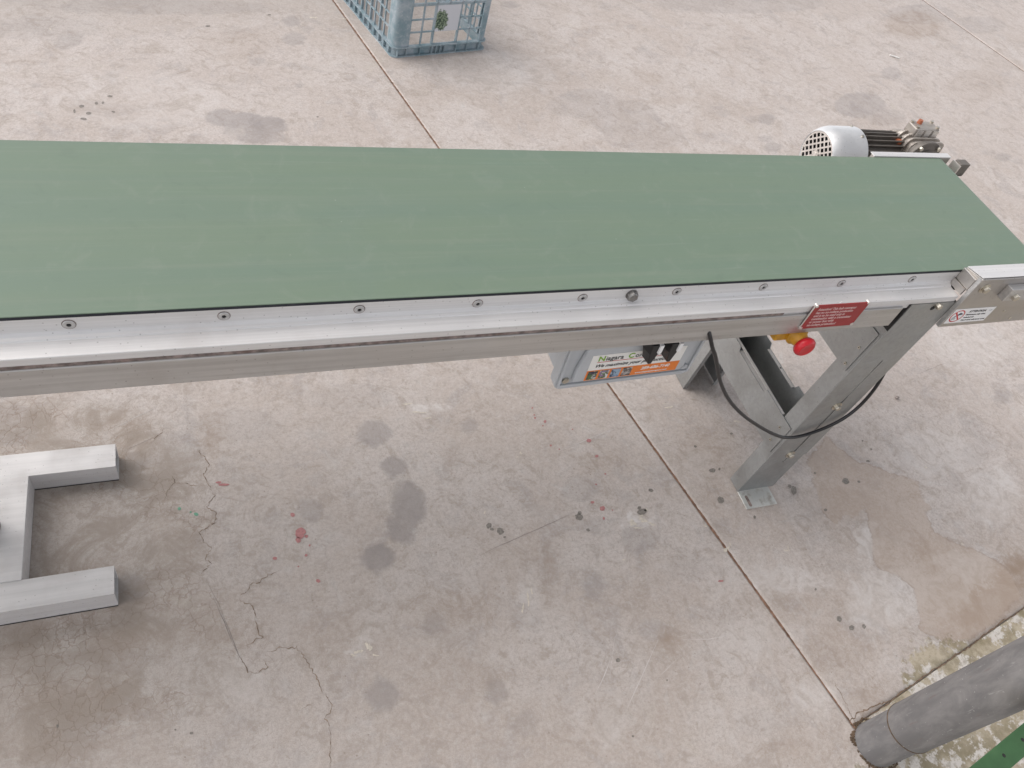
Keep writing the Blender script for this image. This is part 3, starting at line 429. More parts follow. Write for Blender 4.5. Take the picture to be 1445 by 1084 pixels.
slab('footing_slab', J1 + G, 5.3, -0.9, -0.1125, -0.001, foot=True)
# dirt packed in the sawn joints
for u in (J1, J2):
    bm = B(); k = 900; rows = []
    for i in range(k + 1):
        v = -0.5 + 8.4 * (i / k) ** 1.5
        wj = 0.0033 * (1 + rnd.uniform(-.28, .28)); sh = rnd.uniform(-.0004, .0004); wj = wj if v > .12 else max(.0019, wj * .6); rows.append([bm.verts.new((*uv2w(u + sh + s * wj, v), 0.0004)) for s in (-1, 0, 1)])
    for i in range(k):
        for s in (0, 1): bm.faces.new((rows[i][s], rows[i][s + 1], rows[i + 1][s + 1], rows[i + 1][s]))
    obj('joint_filler', bm, 'joint', floor)
def ribbon(bm, pts, wd, jit, z, step=0.006, taper=True, wvar=0.5):
    P = []
    for (x0, y0), (x1, y1) in zip(pts[:-1], pts[1:]):
        L = math.hypot(x1 - x0, y1 - y0); k = max(1, int(L / step))
        for i in range(k):
            t = i / k; P.append((x0 + (x1 - x0) * t + rnd.uniform(-jit, jit), y0 + (y1 - y0) * t + rnd.uniform(-jit, jit)))
    P.append(pts[-1]); prev = None
    for i, (x, y) in enumerate(P):
        a = P[max(0, i - 1)]; b = P[min(len(P) - 1, i + 1)]; dx, dy = b[0] - a[0], b[1] - a[1]; L = math.hypot(dx, dy) or 1e-6
        e = min(1, i / 4, (len(P) - 1 - i) / 4) if taper else 1
        h = wd * 0.5 * (1 + rnd.uniform(-wvar, wvar)) * max(e, 0.12)
        cur = (bm.verts.new((x - dy / L * h, y + dx / L * h, z)), bm.verts.new((x + dy / L * h, y - dx / L * h, z)))
        if prev: bm.faces.new((prev[0], prev[1], cur[1], cur[0]))
        prev = cur
for c in CRACKS:
    bm = B(); ribbon(bm, c, 0.0010, 0.0028, 0.0006, 0.0042, True, 0.9); o = obj('crack', bm, 'crack', floor)
    if c[0][0] < 1.1:
        for q in range(3):
            i = rnd.randrange(len(c) - 1) if len(c) > 2 else 0; x, y = c[i]; bm = None
bm = B(); ribbon(bm, [(uv2w(1.345 + 0.045 * i, -0.110 + rnd.uniform(-.0035, .0035))) for i in range(60)], 0.0028, 0.0016, 0.0006, 0.008); obj('crack', bm, 'crack', floor)
bm = B(); ribbon(bm, [uv2w(1.30, -.10), uv2w(1.345, -.093), uv2w(1.40, -.100), uv2w(1.45, -.112)], 0.0024, 0.003, 0.0006); obj('crack', bm, 'crack', floor)
for i, c in enumerate(SCR_D): 
    bm = B(); ribbon(bm, c, 0.0022 if i in (0, 1, 2, 4, 5) else 0.0014, 0.0006, 0.0004, 0.02, True, .35); obj('scuff_mark', bm, 'scrd', floor)
for c in SCR_L:
    bm = B(); ribbon(bm, c, 0.0015, 0.0008, 0.0004, 0.02, True, .6); obj('scratch', bm, 'scrl', floor)
def spots(name, L, mat, z, rough=0.22, scale=1.0, lim=9):
    bm = B()
    for x, y, a, b, c, e in L:
        A = np.linalg.inv(np.array([[a, b], [c, e]])) * scale; n = 14; ph = rnd.uniform(0, 6.28); pts = []
        for i in range(n):
            t = 2 * math.pi * i / n; r = 1 + rough * (0.5 * math.sin(2 * t + ph) + 0.35 * math.sin(5 * t + ph * 2) + rnd.uniform(-.4, .4))
            d = A @ np.array([math.cos(t), math.sin(t)]) * r; pts.append(bm.verts.new((x + d[0], y + d[1], z)))
        bm.faces.new(pts)
    return tag(obj(name, bm, mat, floor), kind='stuff')
spots('oil_drops', OIL, 'oil', 0.0007, 0.22, 0.85); spots('red_paint_drops', RED, 'redpaint', 0.0008, 0.2); spots('green_paint_drops', GREEN, 'greendrop', 0.0008)
spots('pale_scrapes', WHITE, 'scrape', 0.0007, 0.9, 0.8)

# ------------------------------------------------------------------ conveyor
YN, YF, ZB = 0.8275, 1.2105, 0.7998          # near and far belt edges, belt surface
YC = (YN + YF) / 2; XE = 1.722; RP = 0.031; XL = -1.9
C = root('belt_conveyor', (0.3, YC, 0), label='long belt conveyor with faded green belt, aluminium side rails and grey galvanised legs', cat='conveyor')
# belt: a loop round both end rollers
def belt_loop(y0, y1, t, zoff=0.0):
    bm = B(); zc = ZB - RP
    def path(R_):
        p = [(XL + (XE - XL) * i / 30, zc + R_) for i in range(31)] + [(XE + R_ * math.cos(math.pi / 2 - math.pi * i / 24), zc + R_ * math.sin(math.pi / 2 - math.pi * i / 24)) for i in range(1, 24)]
        return p + [(XE - (XE - XL) * i / 30, zc - R_) for i in range(31)] + [(XL + R_ * math.cos(-math.pi / 2 - math.pi * i / 24), zc + R_ * math.sin(-math.pi / 2 - math.pi * i / 24)) for i in range(1, 24)]
    O, I = path(RP + zoff), path(RP + zoff - t); k = len(O)
    V = [[bm.verts.new((x, y, z)) for x, z in P] for P, y in ((O, y0), (O, y1), (I, y1), (I, y0))]
    for i in range(k):
        j = (i + 1) % k
        for a in range(4): c = (a + 1) % 4; bm.faces.new((V[a][i], V[a][j], V[c][j], V[c][i]))
    return bm
obj('belt', belt_loop(YN, YF, 0.0016), 'belt', C, smooth=True)
obj('belt_backing', belt_loop(YN - 0.0006, YF + 0.0006, 0.0046, -0.0017), 'edge', C, smooth=True)
bm = B(); cyl(bm, (XE, YN + .002, ZB - RP), (XE, YF - .002, ZB - RP), RP - 0.0075, n=32); obj('end_roller', bm, 'steel', C, smooth=True)
bm = B(); cyl(bm, (XL, YN + .002, ZB - RP), (XL, YF - .002, ZB - RP), RP - 0.0075, n=32); obj('end_roller', bm, 'steel', C, smooth=True)
# slider bed under the belt
bm = B(); box(bm, XL + .05, XE - .05, YN + .004, YF - .004, ZB - 0.0125, ZB - 0.0085); obj('slider_bed', bm, 'plate', C)
# side rails (one profile each side); cross-section in Y,Z for the near side
XR1 = 1.476
prof = [(YN - 0.0004, ZB - 0.0052), (YN - 0.0004, 0.7682), (YN - 0.0045, 0.7640), (YN - 0.0090, 0.7622), (YN - 0.0100, 0.7602), (0.7905, 0.7585), (0.7897, 0.7575), (0.7897, 0.7440), (0.7925, 0.7436), (0.7925, 0.7300), (0.806, 0.7300), (0.806, 0.744), (0.8330, 0.7460), (0.8330, ZB - 0.0052)]
def mirror(p): return [(2 * YC - y, z) for y, z in p]
bm = B(); prism(bm, prof, 'x', XL + 0.02, XR1); rail = obj('side_rail', bm, 'alu', C, bevel=0.0006)
bm = B(); prism(bm, mirror(prof), 'x', XL + 0.02, XR1); obj('side_rail', bm, 'alu', C, bevel=0.0006)
# rusty seam strip below the rail and the open slot past it
bm = B(); box(bm, XL + .03, 1.03, 0.7900, 0.7922, 0.7374, 0.7439); obj('seam_strip', bm, 'rust', C)
for i in range(9):
    x = rnd.uniform(-.2, .95); bm = B(); L = rnd.uniform(.006, .016); prism(bm, [(x, .7385), (x + L * .4, .7380), (x + L, .7388), (x + L * .9, .7402), (x + L * .3, .7405)], 'y', .7906, .79115); obj('rust_patch', bm, 'leaf', C)
# lower box beams
ZT, ZL = 0.7374, 0.6828
bm = B(); box(bm, XL + .05, 1.338, 0.7872, 0.8290, ZL, ZT); obj('lower_beam', bm, 'steel', C, bevel=0.0016, seg=3)
bm = B(); box(bm, XL + .05, 1.338, 2 * YC - 0.8290, 2 * YC - 0.7897, ZL, ZT); obj('lower_beam', bm, 'steel', C, bevel=0.0013, seg=3)
for x in (-1.5, -.8, -.1, .6, 1.2):
    bm = B(); box(bm, x, x + .04, .831, 2 * YC - .831, .70, .735); obj('cross_bar', bm, 'galv', C)
# countersunk screws along the near strip
def socket_screw(r=0.0080):
    bm = B(); lathe(bm, (0, 0, 0), (0, -1, 0), [(0, r), (0.0011, r), (0.0019, r * 0.88), (0.0019, r * 0.40)], 24, caps=False)
    ph = 0; cyl(bm, (0, -0.0018, 0), (0, 0.0005, 0), r * 0.40, n=6, caps=False)
    return bm
scr = obj('rail_screw', socket_screw(), 'steel', C, smooth=True, org=(0, 0, 0)); FP[scr.name] = Vector((-0.1751, YN - 0.0004, 0.7805)); scr.location = FP[scr.name] - FP[C.name]
bm = B(); cyl(bm, (0, -0.0006, 0), (0, -0.0001, 0), 0.0036, n=6); hole = obj('socket', bm, 'void', scr, org=(0, 0, 0)); hole.location = (0, 0, 0)
bm = B(); lathe(bm, (0, 0, 0), (0, -1, 0), [(-.0002, 0.0091), (0.0004, 0.0091)], 24); halo = obj('grime_ring', bm, 'rust', scr, org=(0, 0, 0)); halo.location = (0, 0, 0)
for x, z in [(0.0231, 0.7807), (0.2191, 0.779), (0.4119, 0.7775), (0.602, 0.7775), (0.7896, 0.7803), (0.9808, 0.7795), (1.1706, 0.778), (1.3568, 0.7788)]:
    s = inst(scr, C, (x, YN - 0.0004, z), rot=(0, rnd.uniform(0, 1), 0))
    for ch in (hole, halo): c2 = ch.copy(); COL.objects.link(c2); c2.parent = s; c2.location = (0, 0, 0)
def hexbolt(r, h, washer=0, wh=0.0016, rot=0.2, direction=(0, -1, 0), mat='bolt'):
    bm = B(); d = Vector(direction); t = 0
    if washer: cyl(bm, (0, 0, 0), d * wh, washer, n=28); t = wh
    lathe(bm, d * t, d, [(0, r), (h * .8, r), (h, r * .86)], 6)
    return bm
bm = hexbolt(0.0105, 0.009, 0.0112); o = obj('hex_bolt', bm, 'darkbolt', C, org=(0, 0, 0)); FP[o.name] = Vector((0.6969, YN - 0.0005, 0.7795)); o.location = FP[o.name] - FP[C.name]; o.rotation_euler = (0, .35, 0)
o['label'] = 'larger dull hex bolt head between the socket screws'
# end plates carrying the drive roller
pp = [(0.7790, 0.6735), (0.7790, 0.8150), (0.7800, 0.8158), (0.8230, 0.8085), (0.8268, 0.8062), (0.8268, 0.7780), (0.7960, 0.7780), (0.7885, 0.7700), (0.7885, 0.6735)]
bm = B(); prism(bm, pp, 'x', 1.486, 1.900); ep = obj('end_plate', bm, 'plate', C, bevel=0.0008)
bm = B(); prism(bm, [(1.2125, .6735), (1.2245, .6735), (1.2245, .8005), (1.2125, .8005)], 'x', 1.515, 1.765); epf = obj('end_plate', bm, 'plate', C, bevel=0.0008)
bm = B(); prism(bm, [(0.8268 - .044, 0.8163), (0.8268 - .0005, 0.8088), (0.8268 - .0005, 0.8098), (0.8268 - .044, 0.8173)], 'x', 1.4875, 1.8985); obj('cap_strip', bm, 'alu', ep)
bm = B(); box(bm, 1.5145, 1.7655, 1.2122, 1.2290, 0.8006, 0.8022); obj('cap_strip', bm, 'alu', epf)
bm = B(); box(bm, 1.4762, 1.4858, 0.8271, 0.8300, 0.7640, 0.7944); obj('rail_end_piece', bm, 'alu', C)
bm = B(); box(bm, 1.4765, 1.4815, 0.7912, 0.8262, 0.7625, 0.7780); obj('rail_end_piece', bm, 'plate', C)
bm = B(); box(bm, 1.482, 1.4858, 0.7792, 0.7884, 0.674, 0.8145); obj('plate_edge', bm, 'steel', ep)
bm = B(); box(bm, 1.480, 1.4860, 0.7884, 0.8265, 0.7785, 0.8068); obj('bearing_block', bm, 'plate', ep, bevel=0.0008)
bm = B(); box(bm, 1.780, 1.812, 1.186, 1.208, 0.765, 0.800); sb = obj('scraper_block', bm, 'grimy', C, bevel=0.0008)
bm = B(); box(bm, 1.775, 1.7795, 1.183, 1.211, 0.750, 0.797); obj('bracket', bm, 'pale', sb)
def put_bolt(x, y, z, r, h, wsh, par, rot=.3, mat='bolt', name='hex_bolt', d=(0, -1, 0), studs=True):
    o = obj(name, hexbolt(r, h, wsh, direction=d), mat, par, org=(0, 0, 0)); FP[o.name] = Vector((x, y, z)); o.location = FP[o.name] - FP[par.name]; o.rotation_euler = (0, rot, 0); return o
put_bolt(1.5125, 0.779, 0.7905, 0.0085, 0.0075, 0.0125, ep)
bm = B(); box(bm, 1.574, 1.66, 0.762, 0.7789, 0.765, 0.7985); tb = obj('tension_block', bm, 'steel', ep, bevel=0.0008)
put_bolt(1.600, 0.762, 0.777, 0.0085, 0.0075, 0, tb)
put_bolt(1.648, 0.779, 0.712, 0.003, 0.0012, 0, ep, name='set_screw'); put_bolt(1.692, 0.779, 0.686, 0.004, 0.0012, 0, ep, name='set_screw')

# small round-corner safety sticker on the end plate
def face_rect(bm, x0, x1, z0, z1, y, t=0.0004, tl=0, skew=0): 
    v = [bm.verts.new(p) for p in ((x0, y, z0), (x1, y, z0), (x1, y, z1), (x0, y, z1), (x0, y - t, z0), (x1, y - t, z0), (x1, y - t, z1), (x0, y - t, z1))]
    for f in ((0, 1, 2, 3), (4, 7, 6, 5), (0, 4, 5, 1), (1, 5, 6, 2), (2, 6, 7, 3), (3, 7, 4, 0)): bm.faces.new([v[i] for i in f])
RX = (math.pi / 2, 0, 0)
bm = B(); face_rect(bm, 1.4875, 1.6085, 0.6850, 0.7290, 0.7789); st = obj('warning_sticker', bm, 'white', ep)
yy = 0.7789 - 0.0006
bm = B(); cx, cz, r0, r1 = 1.5085, 0.7070, 0.0185, 0.0158; n = 40
for i in range(n):
    a, b = 2 * math.pi * i / n, 2 * math.pi * (i + 1) / n
    bm.faces.new([bm.verts.new((cx + r * math.cos(t), yy, cz + r * math.sin(t))) for r, t in ((r0, a), (r0, b), (r1, b), (r1, a))])
def bar(x0, z0, x1, z1, w_):
    dx, dz = x1 - x0, z1 - z0; L = math.hypot(dx, dz); a, b = -dz / L * w_ / 2, dx / L * w_ / 2
    bm.faces.new([bm.verts.new(p) for p in ((x0 + a, yy - .0001, z0 + b), (x1 + a, yy - .0001, z1 + b), (x1 - a, yy - .0001, z1 - b), (x0 - a, yy - .0001, z0 - b))])
bar(cx - 0.0125, cz + 0.0125, cx + 0.0125, cz - 0.0125, 0.0034); obj('prohibition_ring', bm, 'inkred', st)
bm = B(); yy2 = 0.7789 - .00045
bm.faces.new([bm.verts.new((cx + x, yy2, cz + z)) for x, z in ((-.004, .001), (.002, .0105), (.012, .0065), (.0125, .0045), (.003, .002), (.0, -.001))])
bm.faces.new([bm.verts.new((cx + x, yy2, cz + z)) for x, z in ((-.008, -.002), (-.005, .002), (-.003, -.001), (-.005, -.005))])
obj('hand_pictogram', bm, 'inkblue', st)
bm = B()
for k in range(3): t = 2 * math.pi * k / 3; bm.faces.new([bm.verts.new((cx - .006 + .0035 * math.cos(q) + .004 * math.cos(t), yy2, cz - .008 + .0035 * math.sin(q) + .003 * math.sin(t))) for q in np.linspace(0, 2 * math.pi, 9)[:-1]])
obj('roller_pictogram', bm, 'boxgrey', st)
text('ATTENTION', 0.0090, 'ink', st, (1.5345, yy, 0.7165), RX, bold=0.00015, width=1.0)
for i, (tx, q) in enumerate((('Maintenance only when', 0), ('switched off', 0), ("Don't work with loose cover", 0))):
    text(tx, 0.0060, 'ink', st, (1.5330, yy, 0.7075 - 0.0085 * i), RX, width=1.02, bold=0.00004)
text('CE', 0.0075, 'boxgrey', st, (1.594, yy, 0.7165), RX)

# red engraved plate on the near rail
bm = B(); zt, zb = 0.7655, 0.6995; x0, x1 = 1.0893, 1.2235; c_ = 0.006
poly = [(x0, zb + .0), (x0, zt), (x0 + .0, zt), (x1, zt), (x1, zb + c_), (x1 - c_, zb)]
prism(bm, [(x0, zb), (x0, zt - c_), (x0 + c_, zt - c_ * .6), (x0 + c_ * 1.2, zt), (x1 - c_ * .6, zt), (x1, zt - c_ * .4), (x1, zb + c_ * 1.3), (x1 - c_, zb + c_), (x1 - c_, zb)], 'y', 0.7835, 0.7855)
rs = obj('warning_plate', bm, 'redsign', C); rs['label'] = 'red engraved warning plate with pale lettering'
bm = B(); box(bm, x0 - 0.0016, x0, 0.7834, 0.7856, zb, zt); obj('plate_edge', bm, 'pale', rs)
for (x, z) in ((x0 + .003, zt - .002), (x1 - .003, zt - .001), (x0 + .002, zb + .003), (x1 - .003, zb + .003)):
    bm = B(); cyl(bm, (x, 0.7897, z), (x, 0.7825, z), 0.0032, n=12); obj('standoff_pin', bm, 'pale', rs, smooth=True)
for i, tx in enumerate(('Attention! This belt conveyor', 'has no no-voltage protection', 'and is to be used only in', 'combination with a transmitter', 'or power box with', 'no-voltage protection!')):
    text(tx, 0.0092, 'signtext', rs, (x0 + 0.0125 , 0.7833, zt - 0.0148 - 0.0088 * i), RX, width=0.86, bold=0.0002)
bm = B(); prism(bm, [(1.149, 0.7652), (1.1555, 0.7652), (1.1545, 0.7685), (1.1510, 0.7690)], 'y', .7870, .7880); obj('label_tape', bm, 'white', C)

# ------------------------------------------------------------------ legs: telescoping channels tied by two cross members
LEAN = 0.060
def lx(x, z): return x + LEAN * (z - 0.75)
def slant(bm):
    for v in bm.verts: v.co.x = lx(v.co.x, v.co.z)
def channel(y_out, inward, x0, x1, z0, z1, depth, t, lip, slot=None, notch=None):
    """web at y_out, flanges pointing `inward` (+1/-1 in Y)"""
    bm = B(); s = inward; yo, yi = y_out, y_out + s * t
    def bx(a, b, c, d, e, f): box(bm, min(a, b), max(a, b), min(c, d), max(c, d), e, f)
    if slot:
        sa, sb, z_a, z_b = slot
        bx(x0, sa, yo, yi, z0, z1); bx(sb, x1, yo, yi, z0, z1); bx(sa, sb, yo, yi, z0, z_a); bx(sa, sb, yo, yi, z_b, z1)
    else: bx(x0, x1, yo, yi, z0, z1)
    for xa, xb in ((x0, x0 + t), (x1 - t, x1)):
        bx(xa, xb, yi, yo + s * depth, z0, z1)
    if lip:
        bx(x0 + t, x0 + lip, yo + s * (depth - t), yo + s * depth, z0, z1); bx(x1 - lip, x1 - t, yo + s * (depth - t), yo + s * depth, z0, z1)
    bmesh.ops.remove_doubles(bm, verts=bm.verts, dist=1e-6)
    slant(bm); return bm
for side, name in ((1, 'near'), (-1, 'far')):
    yo = 0.7896 if side > 0 else 2 * YC - 0.7896
    # outer sleeve
    bm = channel(yo, side, 1.361, 1.4870, 0.165, 0.742, 0.0475, 0.0022, 0, slot=(1.4300, 1.4350, 0.172, 0.556))
    lg = obj('leg', bm, 'galv', C, bevel=0)
    # rounded bend along the fold, and the top plate corner
    bm = B(); cyl(bm, (lx(1.3632, .167), yo + side * .0022, .167), (lx(1.3632, .741), yo + side * .0022, .741), 0.0026, n=12); obj('folded_edge', bm, 'galv', lg, smooth=True)
    # inner leg sliding in the sleeve
    slot2 = (1.4300, 1.4350, 0.135, 0.157)
    bm = channel(yo + side * 0.0026, side, 1.3645, 1.4845, 0.0025, 0.42, 0.0440 if side > 0 else 0.088, 0.0022, 0.0 if side > 0 else 0.013, slot=slot2)
    il = obj('inner_leg', bm, 'galv', lg)
    bm = B(); x_ = lx(1.3645, 0); 
    box(bm, x_ + .001, x_ + .104, min(yo - side * .053, yo + side * .004), max(yo - side * .053, yo + side * .004), 0.0, 0.0040)
    fo = obj('foot_plate', bm, 'footp', lg, bevel=0.0012)
    if side > 0:
        bm = B(); s0 = x_ + .018
        for k, (dx, dy) in enumerate(((0, -.046), (0, -.017))): pass
        n = 10; pts = [(s0 + .0045 * math.cos(a), yo - .044 + .0045 * math.sin(a)) for a in np.linspace(math.pi, 2 * math.pi, n)] + [(s0 + .0045 * math.cos(a), yo - .018 + .0045 * math.sin(a)) for a in np.linspace(0, math.pi, n)]
        prism(bm, [(a, b) for a, b in pts], 'z', 0.0041, 0.0046); obj('anchor_slot', bm, 'rust', fo)
    for z in (0.386, 0.178):
        d = (0, -side, 0); put_bolt(lx(1.4325, z) - .006, yo - side * .0002, z, 0.0080, 0.008, 0.0135, lg, rot=.5 + z * 4, d=d)
    put_bolt(lx(1.4345, .74), yo - side * .0002, 0.7365, 0.0070, 0.010, 0, lg, rot=.2, d=(0, -side, 0))
    bm = B(); cyl(bm, (lx(1.4300, .73), yo - side * .0006, 0.7270), (lx(1.43, .73), yo, 0.7270), 0.0060, n=16); obj('bolt_hole', bm, 'void', lg)
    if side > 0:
        bm = B(); box(bm, lx(1.361, .70) - .0035, lx(1.361, .70) + .0005, 0.7905, 0.8265, 0.660, 0.741); obj('gap_shade_strip', bm, 'void', lg)  # dark strip standing in for the shadow between beam and leg
def cross_member(x0, x1, z0, z1, ya, yb, cuts, name='cross_member'):
    t = 0.002; bm = B()
    def wall(xa, lipdir):
        # wall with a lower cut-out in its top edge
        c0, c1, dz = cuts
        pts = [(ya, z0), (yb, z0), (yb, z1), (c1, z1), (c1 - .006, z1 - dz), (c0 + .006, z1 - dz), (c0, z1), (ya, z1)] if cuts[2] else [(ya, z0), (yb, z0), (yb, z1), (ya, z1)]
        prism(bm, pts, 'x', xa, xa + t)
    wall(x0, 1); wall(x1 - t, -1); box(bm, x0 + t, x1 - t, ya + .03, yb - .03, z0, z0 + t)
    slant(bm); return obj(name, bm, 'galv', C)
cm = cross_member(1.3582, 1.462, 0.190, 0.290, 0.7990, 2 * YC - 0.7990, (0.925, 1.075, 0.014))
c0, c1 = 0.925, 1.075
bm = B(); box(bm, 1.3604, 1.3680, 0.845, 2 * YC - .845, 0.2885, 0.2897)
box(bm, 1.3604, 1.3800, c0 + .004, c1 - .004, 0.2745, 0.2757); slant(bm); obj('folded_lip', bm, 'pale', cm)
bm = B(); box(bm, 1.4510, 1.4602, c0 + .008, c1 - .008, 0.2745, 0.2757); slant(bm); lip = obj('folded_lip', bm, 'pale', cm)
bm = B(); cyl(bm, (lx(1.4555, .275), 1.0, .2756), (lx(1.4555, .275), 1.0, .2762), 0.0026, n=12); obj('punched_hole', bm, 'void', lip)
cu = cross_member(1.3582, 1.462, 0.518, 0.640, 0.7990, 2 * YC - 0.7990, (0.9, 1.1, 0))
def rivet(x, y, z, par):
    bm = B(); cyl(bm, (x + .001, y, z), (x - .0018, y, z), 0.0036, n=14); a = obj('rivet_nut', bm, 'bolt', par, smooth=True)
    bm = B(); cyl(bm, (x - .0019, y, z), (x - .0021, y, z), 0.0016, n=8); obj('hole', bm, 'void', a)
for y, z in ((0.8248, 0.262), (0.8213, 0.2135), (2 * YC - .822, .262), (2 * YC - .822, .2135)): rivet(lx(1.3582, z), y, z, cm)
for y, z in ((0.8120, 0.5830), (0.8110, 0.5300), (2 * YC - .812, .583), (2 * YC - .812, .53)): rivet(lx(1.3582, z), y, z, cu)

# ------------------------------------------------------------------ emergency stop
bm = B(); box(bm, 1.020, 1.150, 0.8292, 0.8420, 0.640, 0.715); es = obj('emergency_stop', bm, 'boxgrey2', C, bevel=0.001)
bm = B(); box(bm, 1.066, 1.134, 0.800, 0.8290, 0.646, 0.6815); obj('collar_box', bm, 'yellow', es, bevel=0.004, seg=3)
ex, ez = 1.116, 0.6620
bm = B(); lathe(bm, (ex, 0.800, ez), (0, -1, 0), [(0, 0.024), (.004, 0.024), (.009, .0190), (.022, .0145), (.024, .0135)], 36); obj('collar', bm, 'yellow', es, smooth=True)
bm = B(); lathe(bm, (ex, 0.777, ez), (0, -1, 0), [(0, 0.011), (.002, .0205), (.008, .0230), (.013, .0225), (.0175, .0190), (.0190, .0165), (.0182, .0135), (.0180, 0.004)], 40); obj('push_button', bm, 'redknob', es, smooth='all')

# ------------------------------------------------------------------ control box (its own small turned frame)
BY = 0.832; bx0, bz0 = 0.588, 0.512; TB = math.radians(-2.3)
cb = obj('control_box', (lambda b: (box(b, 0.050, 0.338, 0.030, 0.125, 0.010, 0.235), b)[1])(B()), 'boxgrey', C, bevel=0.006, org=(0, 0, 0))
cb.location = Vector((bx0, BY, bz0)) - FP[C.name]; cb.rotation_euler = (0, TB, 0); FP[cb.name] = Vector((0, 0, 0)); cb['label'] = 'grey control box with two black rotary switches and a maker sticker'
def rrect(x0, x1, z0, z1, r, n=6):
    P = []
    for cx_, cz_, a0 in ((x1 - r, z1 - r, 0), (x0 + r, z1 - r, 90), (x0 + r, z0 + r, 180), (x1 - r, z0 + r, 270)):
        for i in range(n + 1): a = math.radians(a0 + 90 * i / n); P.append((cx_ + r * math.cos(a), cz_ + r * math.sin(a)))
    return P
bm = B(); prism(bm, rrect(0.040, 0.348, -.008, 0.245, 0.016), 'y', 0.0035, 0.0290); lid = obj('lid', bm, 'boxgrey', cb, bevel=0.0018, org=(0, 0, 0))
def frame_part(x0, x1, z0, z1, i0, i1, k0, k1, ya, yb, par, mat, name):
    bm = B(); box(bm, x0, x1, ya, yb, z0, k0); box(bm, x0, x1, ya, yb, k1, z1); box(bm, x0, i0, ya, yb, k0, k1); box(bm, i1, x1, ya, yb, k0, k1); return obj(name, bm, mat, par, bevel=0.0012)
frame_part(0.044, 0.344, 0.004, 0.241, 0.0495, 0.3385, 0.0095, 0.2355, -0.0015, 0.0034, lid, 'boxgrey', 'rim')
bm = B(); prism(bm, [(0.071, 0.022), (0.313, 0.022), (0.320, 0.034), (0.320, 0.240), (0.086, 0.240), (0.084, 0.150), (0.080, 0.120), (0.071, 0.060)], 'y', -0.006, 0.0034); pn = obj('raised_panel', bm, 'boxgrey', lid, bevel=0.0025, seg=3)
for x, z in ((0.059, 0.022), (0.329, 0.022), (0.059, 0.224), (0.329, 0.224)):
    bm = B(); cyl(bm, (x, 0.0033, z), (x, -0.0012, z), 0.0072, n=18); cyl(bm, (x, -0.0012, z), (x, -0.0022, z), 0.0045, n=12); obj('lid_screw', bm, 'bolt' if x < .1 and z < .1 else 'boxgrey', lid, smooth=True)
bm = B(); cyl(bm, (0.062, 0.0033, 0.165), (0.062, 0.0015, 0.165), 0.0035, n=12); obj('vent_plug', bm, 'leaf', lid)
# maker sticker
SX0, SX1, SZ0, SZ1 = 0.0940, 0.3020, 0.0235, 0.1000; ys = -0.0062
bm = B(); face_rect(bm, SX0, SX1, SZ0 + .0, SZ1, ys, 0.0003); sk = obj('maker_sticker', bm, 'offwhite', cb); yq = ys - .0005
bm = B(); face_rect(bm, SX0, SX1, SZ0 + 0.001, SZ0 + 0.0310, yq + .0001, 0.0002); obj('orange_band', bm, 'orange', sk)
tw = 0.0205
for i in range(4):
    xa = SX0 + 0.0040 + i * (tw + 0.0050); bm = B(); face_rect(bm, xa, xa + tw, SZ0 + 0.0030, SZ0 + 0.0285, yq - .0002, 0.0002); obj('printed_picture', bm, 'th%d' % i, sk)
text('N', 0.0200, 'inkgreen', sk, (SX0 + .014, yq - .0002, SZ0 + .0590), RX, width=1.0, bold=0.0005)
text('iagara', 0.0182, 'ink', sk, (SX0 + .0305, yq - .0002, SZ0 + .0590), RX, width=0.92, bold=0.00008)
text('C', 0.0200, 'inkgreen', sk, (SX0 + .0790, yq - .0002, SZ0 + .0590), RX, width=0.95, bold=0.0005)
text('onveyors', 0.0182, 'ink', sk, (SX0 + .0945, yq - .0002, SZ0 + .0590), RX, width=0.92, bold=0.00008)
bm = B(); face_rect(bm, SX0 + .014, SX0 + .158, SZ0 + .0545, SZ0 + .0558, yq, .0002); obj('underline', bm, 'inkred', sk)
text('We maximize your production', 0.0132, 'ink', sk, (SX0 + .012, yq - .0002, SZ0 + .0395), RX, shear=0.4, width=0.98, bold=0.00005)
text('289-686-7140', 0.0125, 'white', sk, (SX0 + .122, yq - .0004, SZ0 + .0165), RX, shear=0.15, width=0.92, bold=0.00025)
text('www.niagaraconveyors.com', 0.0066, 'white', sk, (SX0 + .112, yq - .0004, SZ0 + .0060), RX, width=0.98, bold=0.00012)
# two rotary switch handles
for hx in (0.2040, 0.2460):
    bm = B(); cyl(bm, (hx, -0.006, 0.132), (hx, -0.016, 0.132), 0.0175, n=28)
    v = [(-.0165, .148), (.0165, .148), (.0150, .128), (.0050, .0925), (-.0060, .0925), (-.0150, .122)]
    lo = [bm.verts.new((hx + a * 1.0, -0.014, z)) for a, z in v]; hi = [bm.verts.new((hx + a * .62, -0.036, z * .97 + .004)) for a, z in v]
    bm.faces.new(lo); bm.faces.new(hi)
    for i in range(6): bm.faces.new((lo[i], lo[(i + 1) % 6], hi[(i + 1) % 6], hi[i]))
    hd = obj('rotary_switch', bm, 'black', cb, bevel=0.0012)
    bm = B(); v_ = [bm.verts.new(p) for p in ((hx + .0035, -.0395, .150), (hx + .0110, -.0395, .150), (hx + .0110, -.0395, .128), (hx + .0035, -.0395, .128), (hx + .0035, -.030, .150), (hx + .0110, -.030, .150), (hx + .0110, -.030, .128), (hx + .0035, -.030, .128))]
    for f in ((0, 1, 2, 3), (4, 7, 6, 5), (0, 4, 5, 1), (1, 5, 6, 2), (2, 6, 7, 3), (3, 7, 4, 0)): bm.faces.new([v_[i] for i in f])
    obj('pointer_mark', bm, 'white', hd)

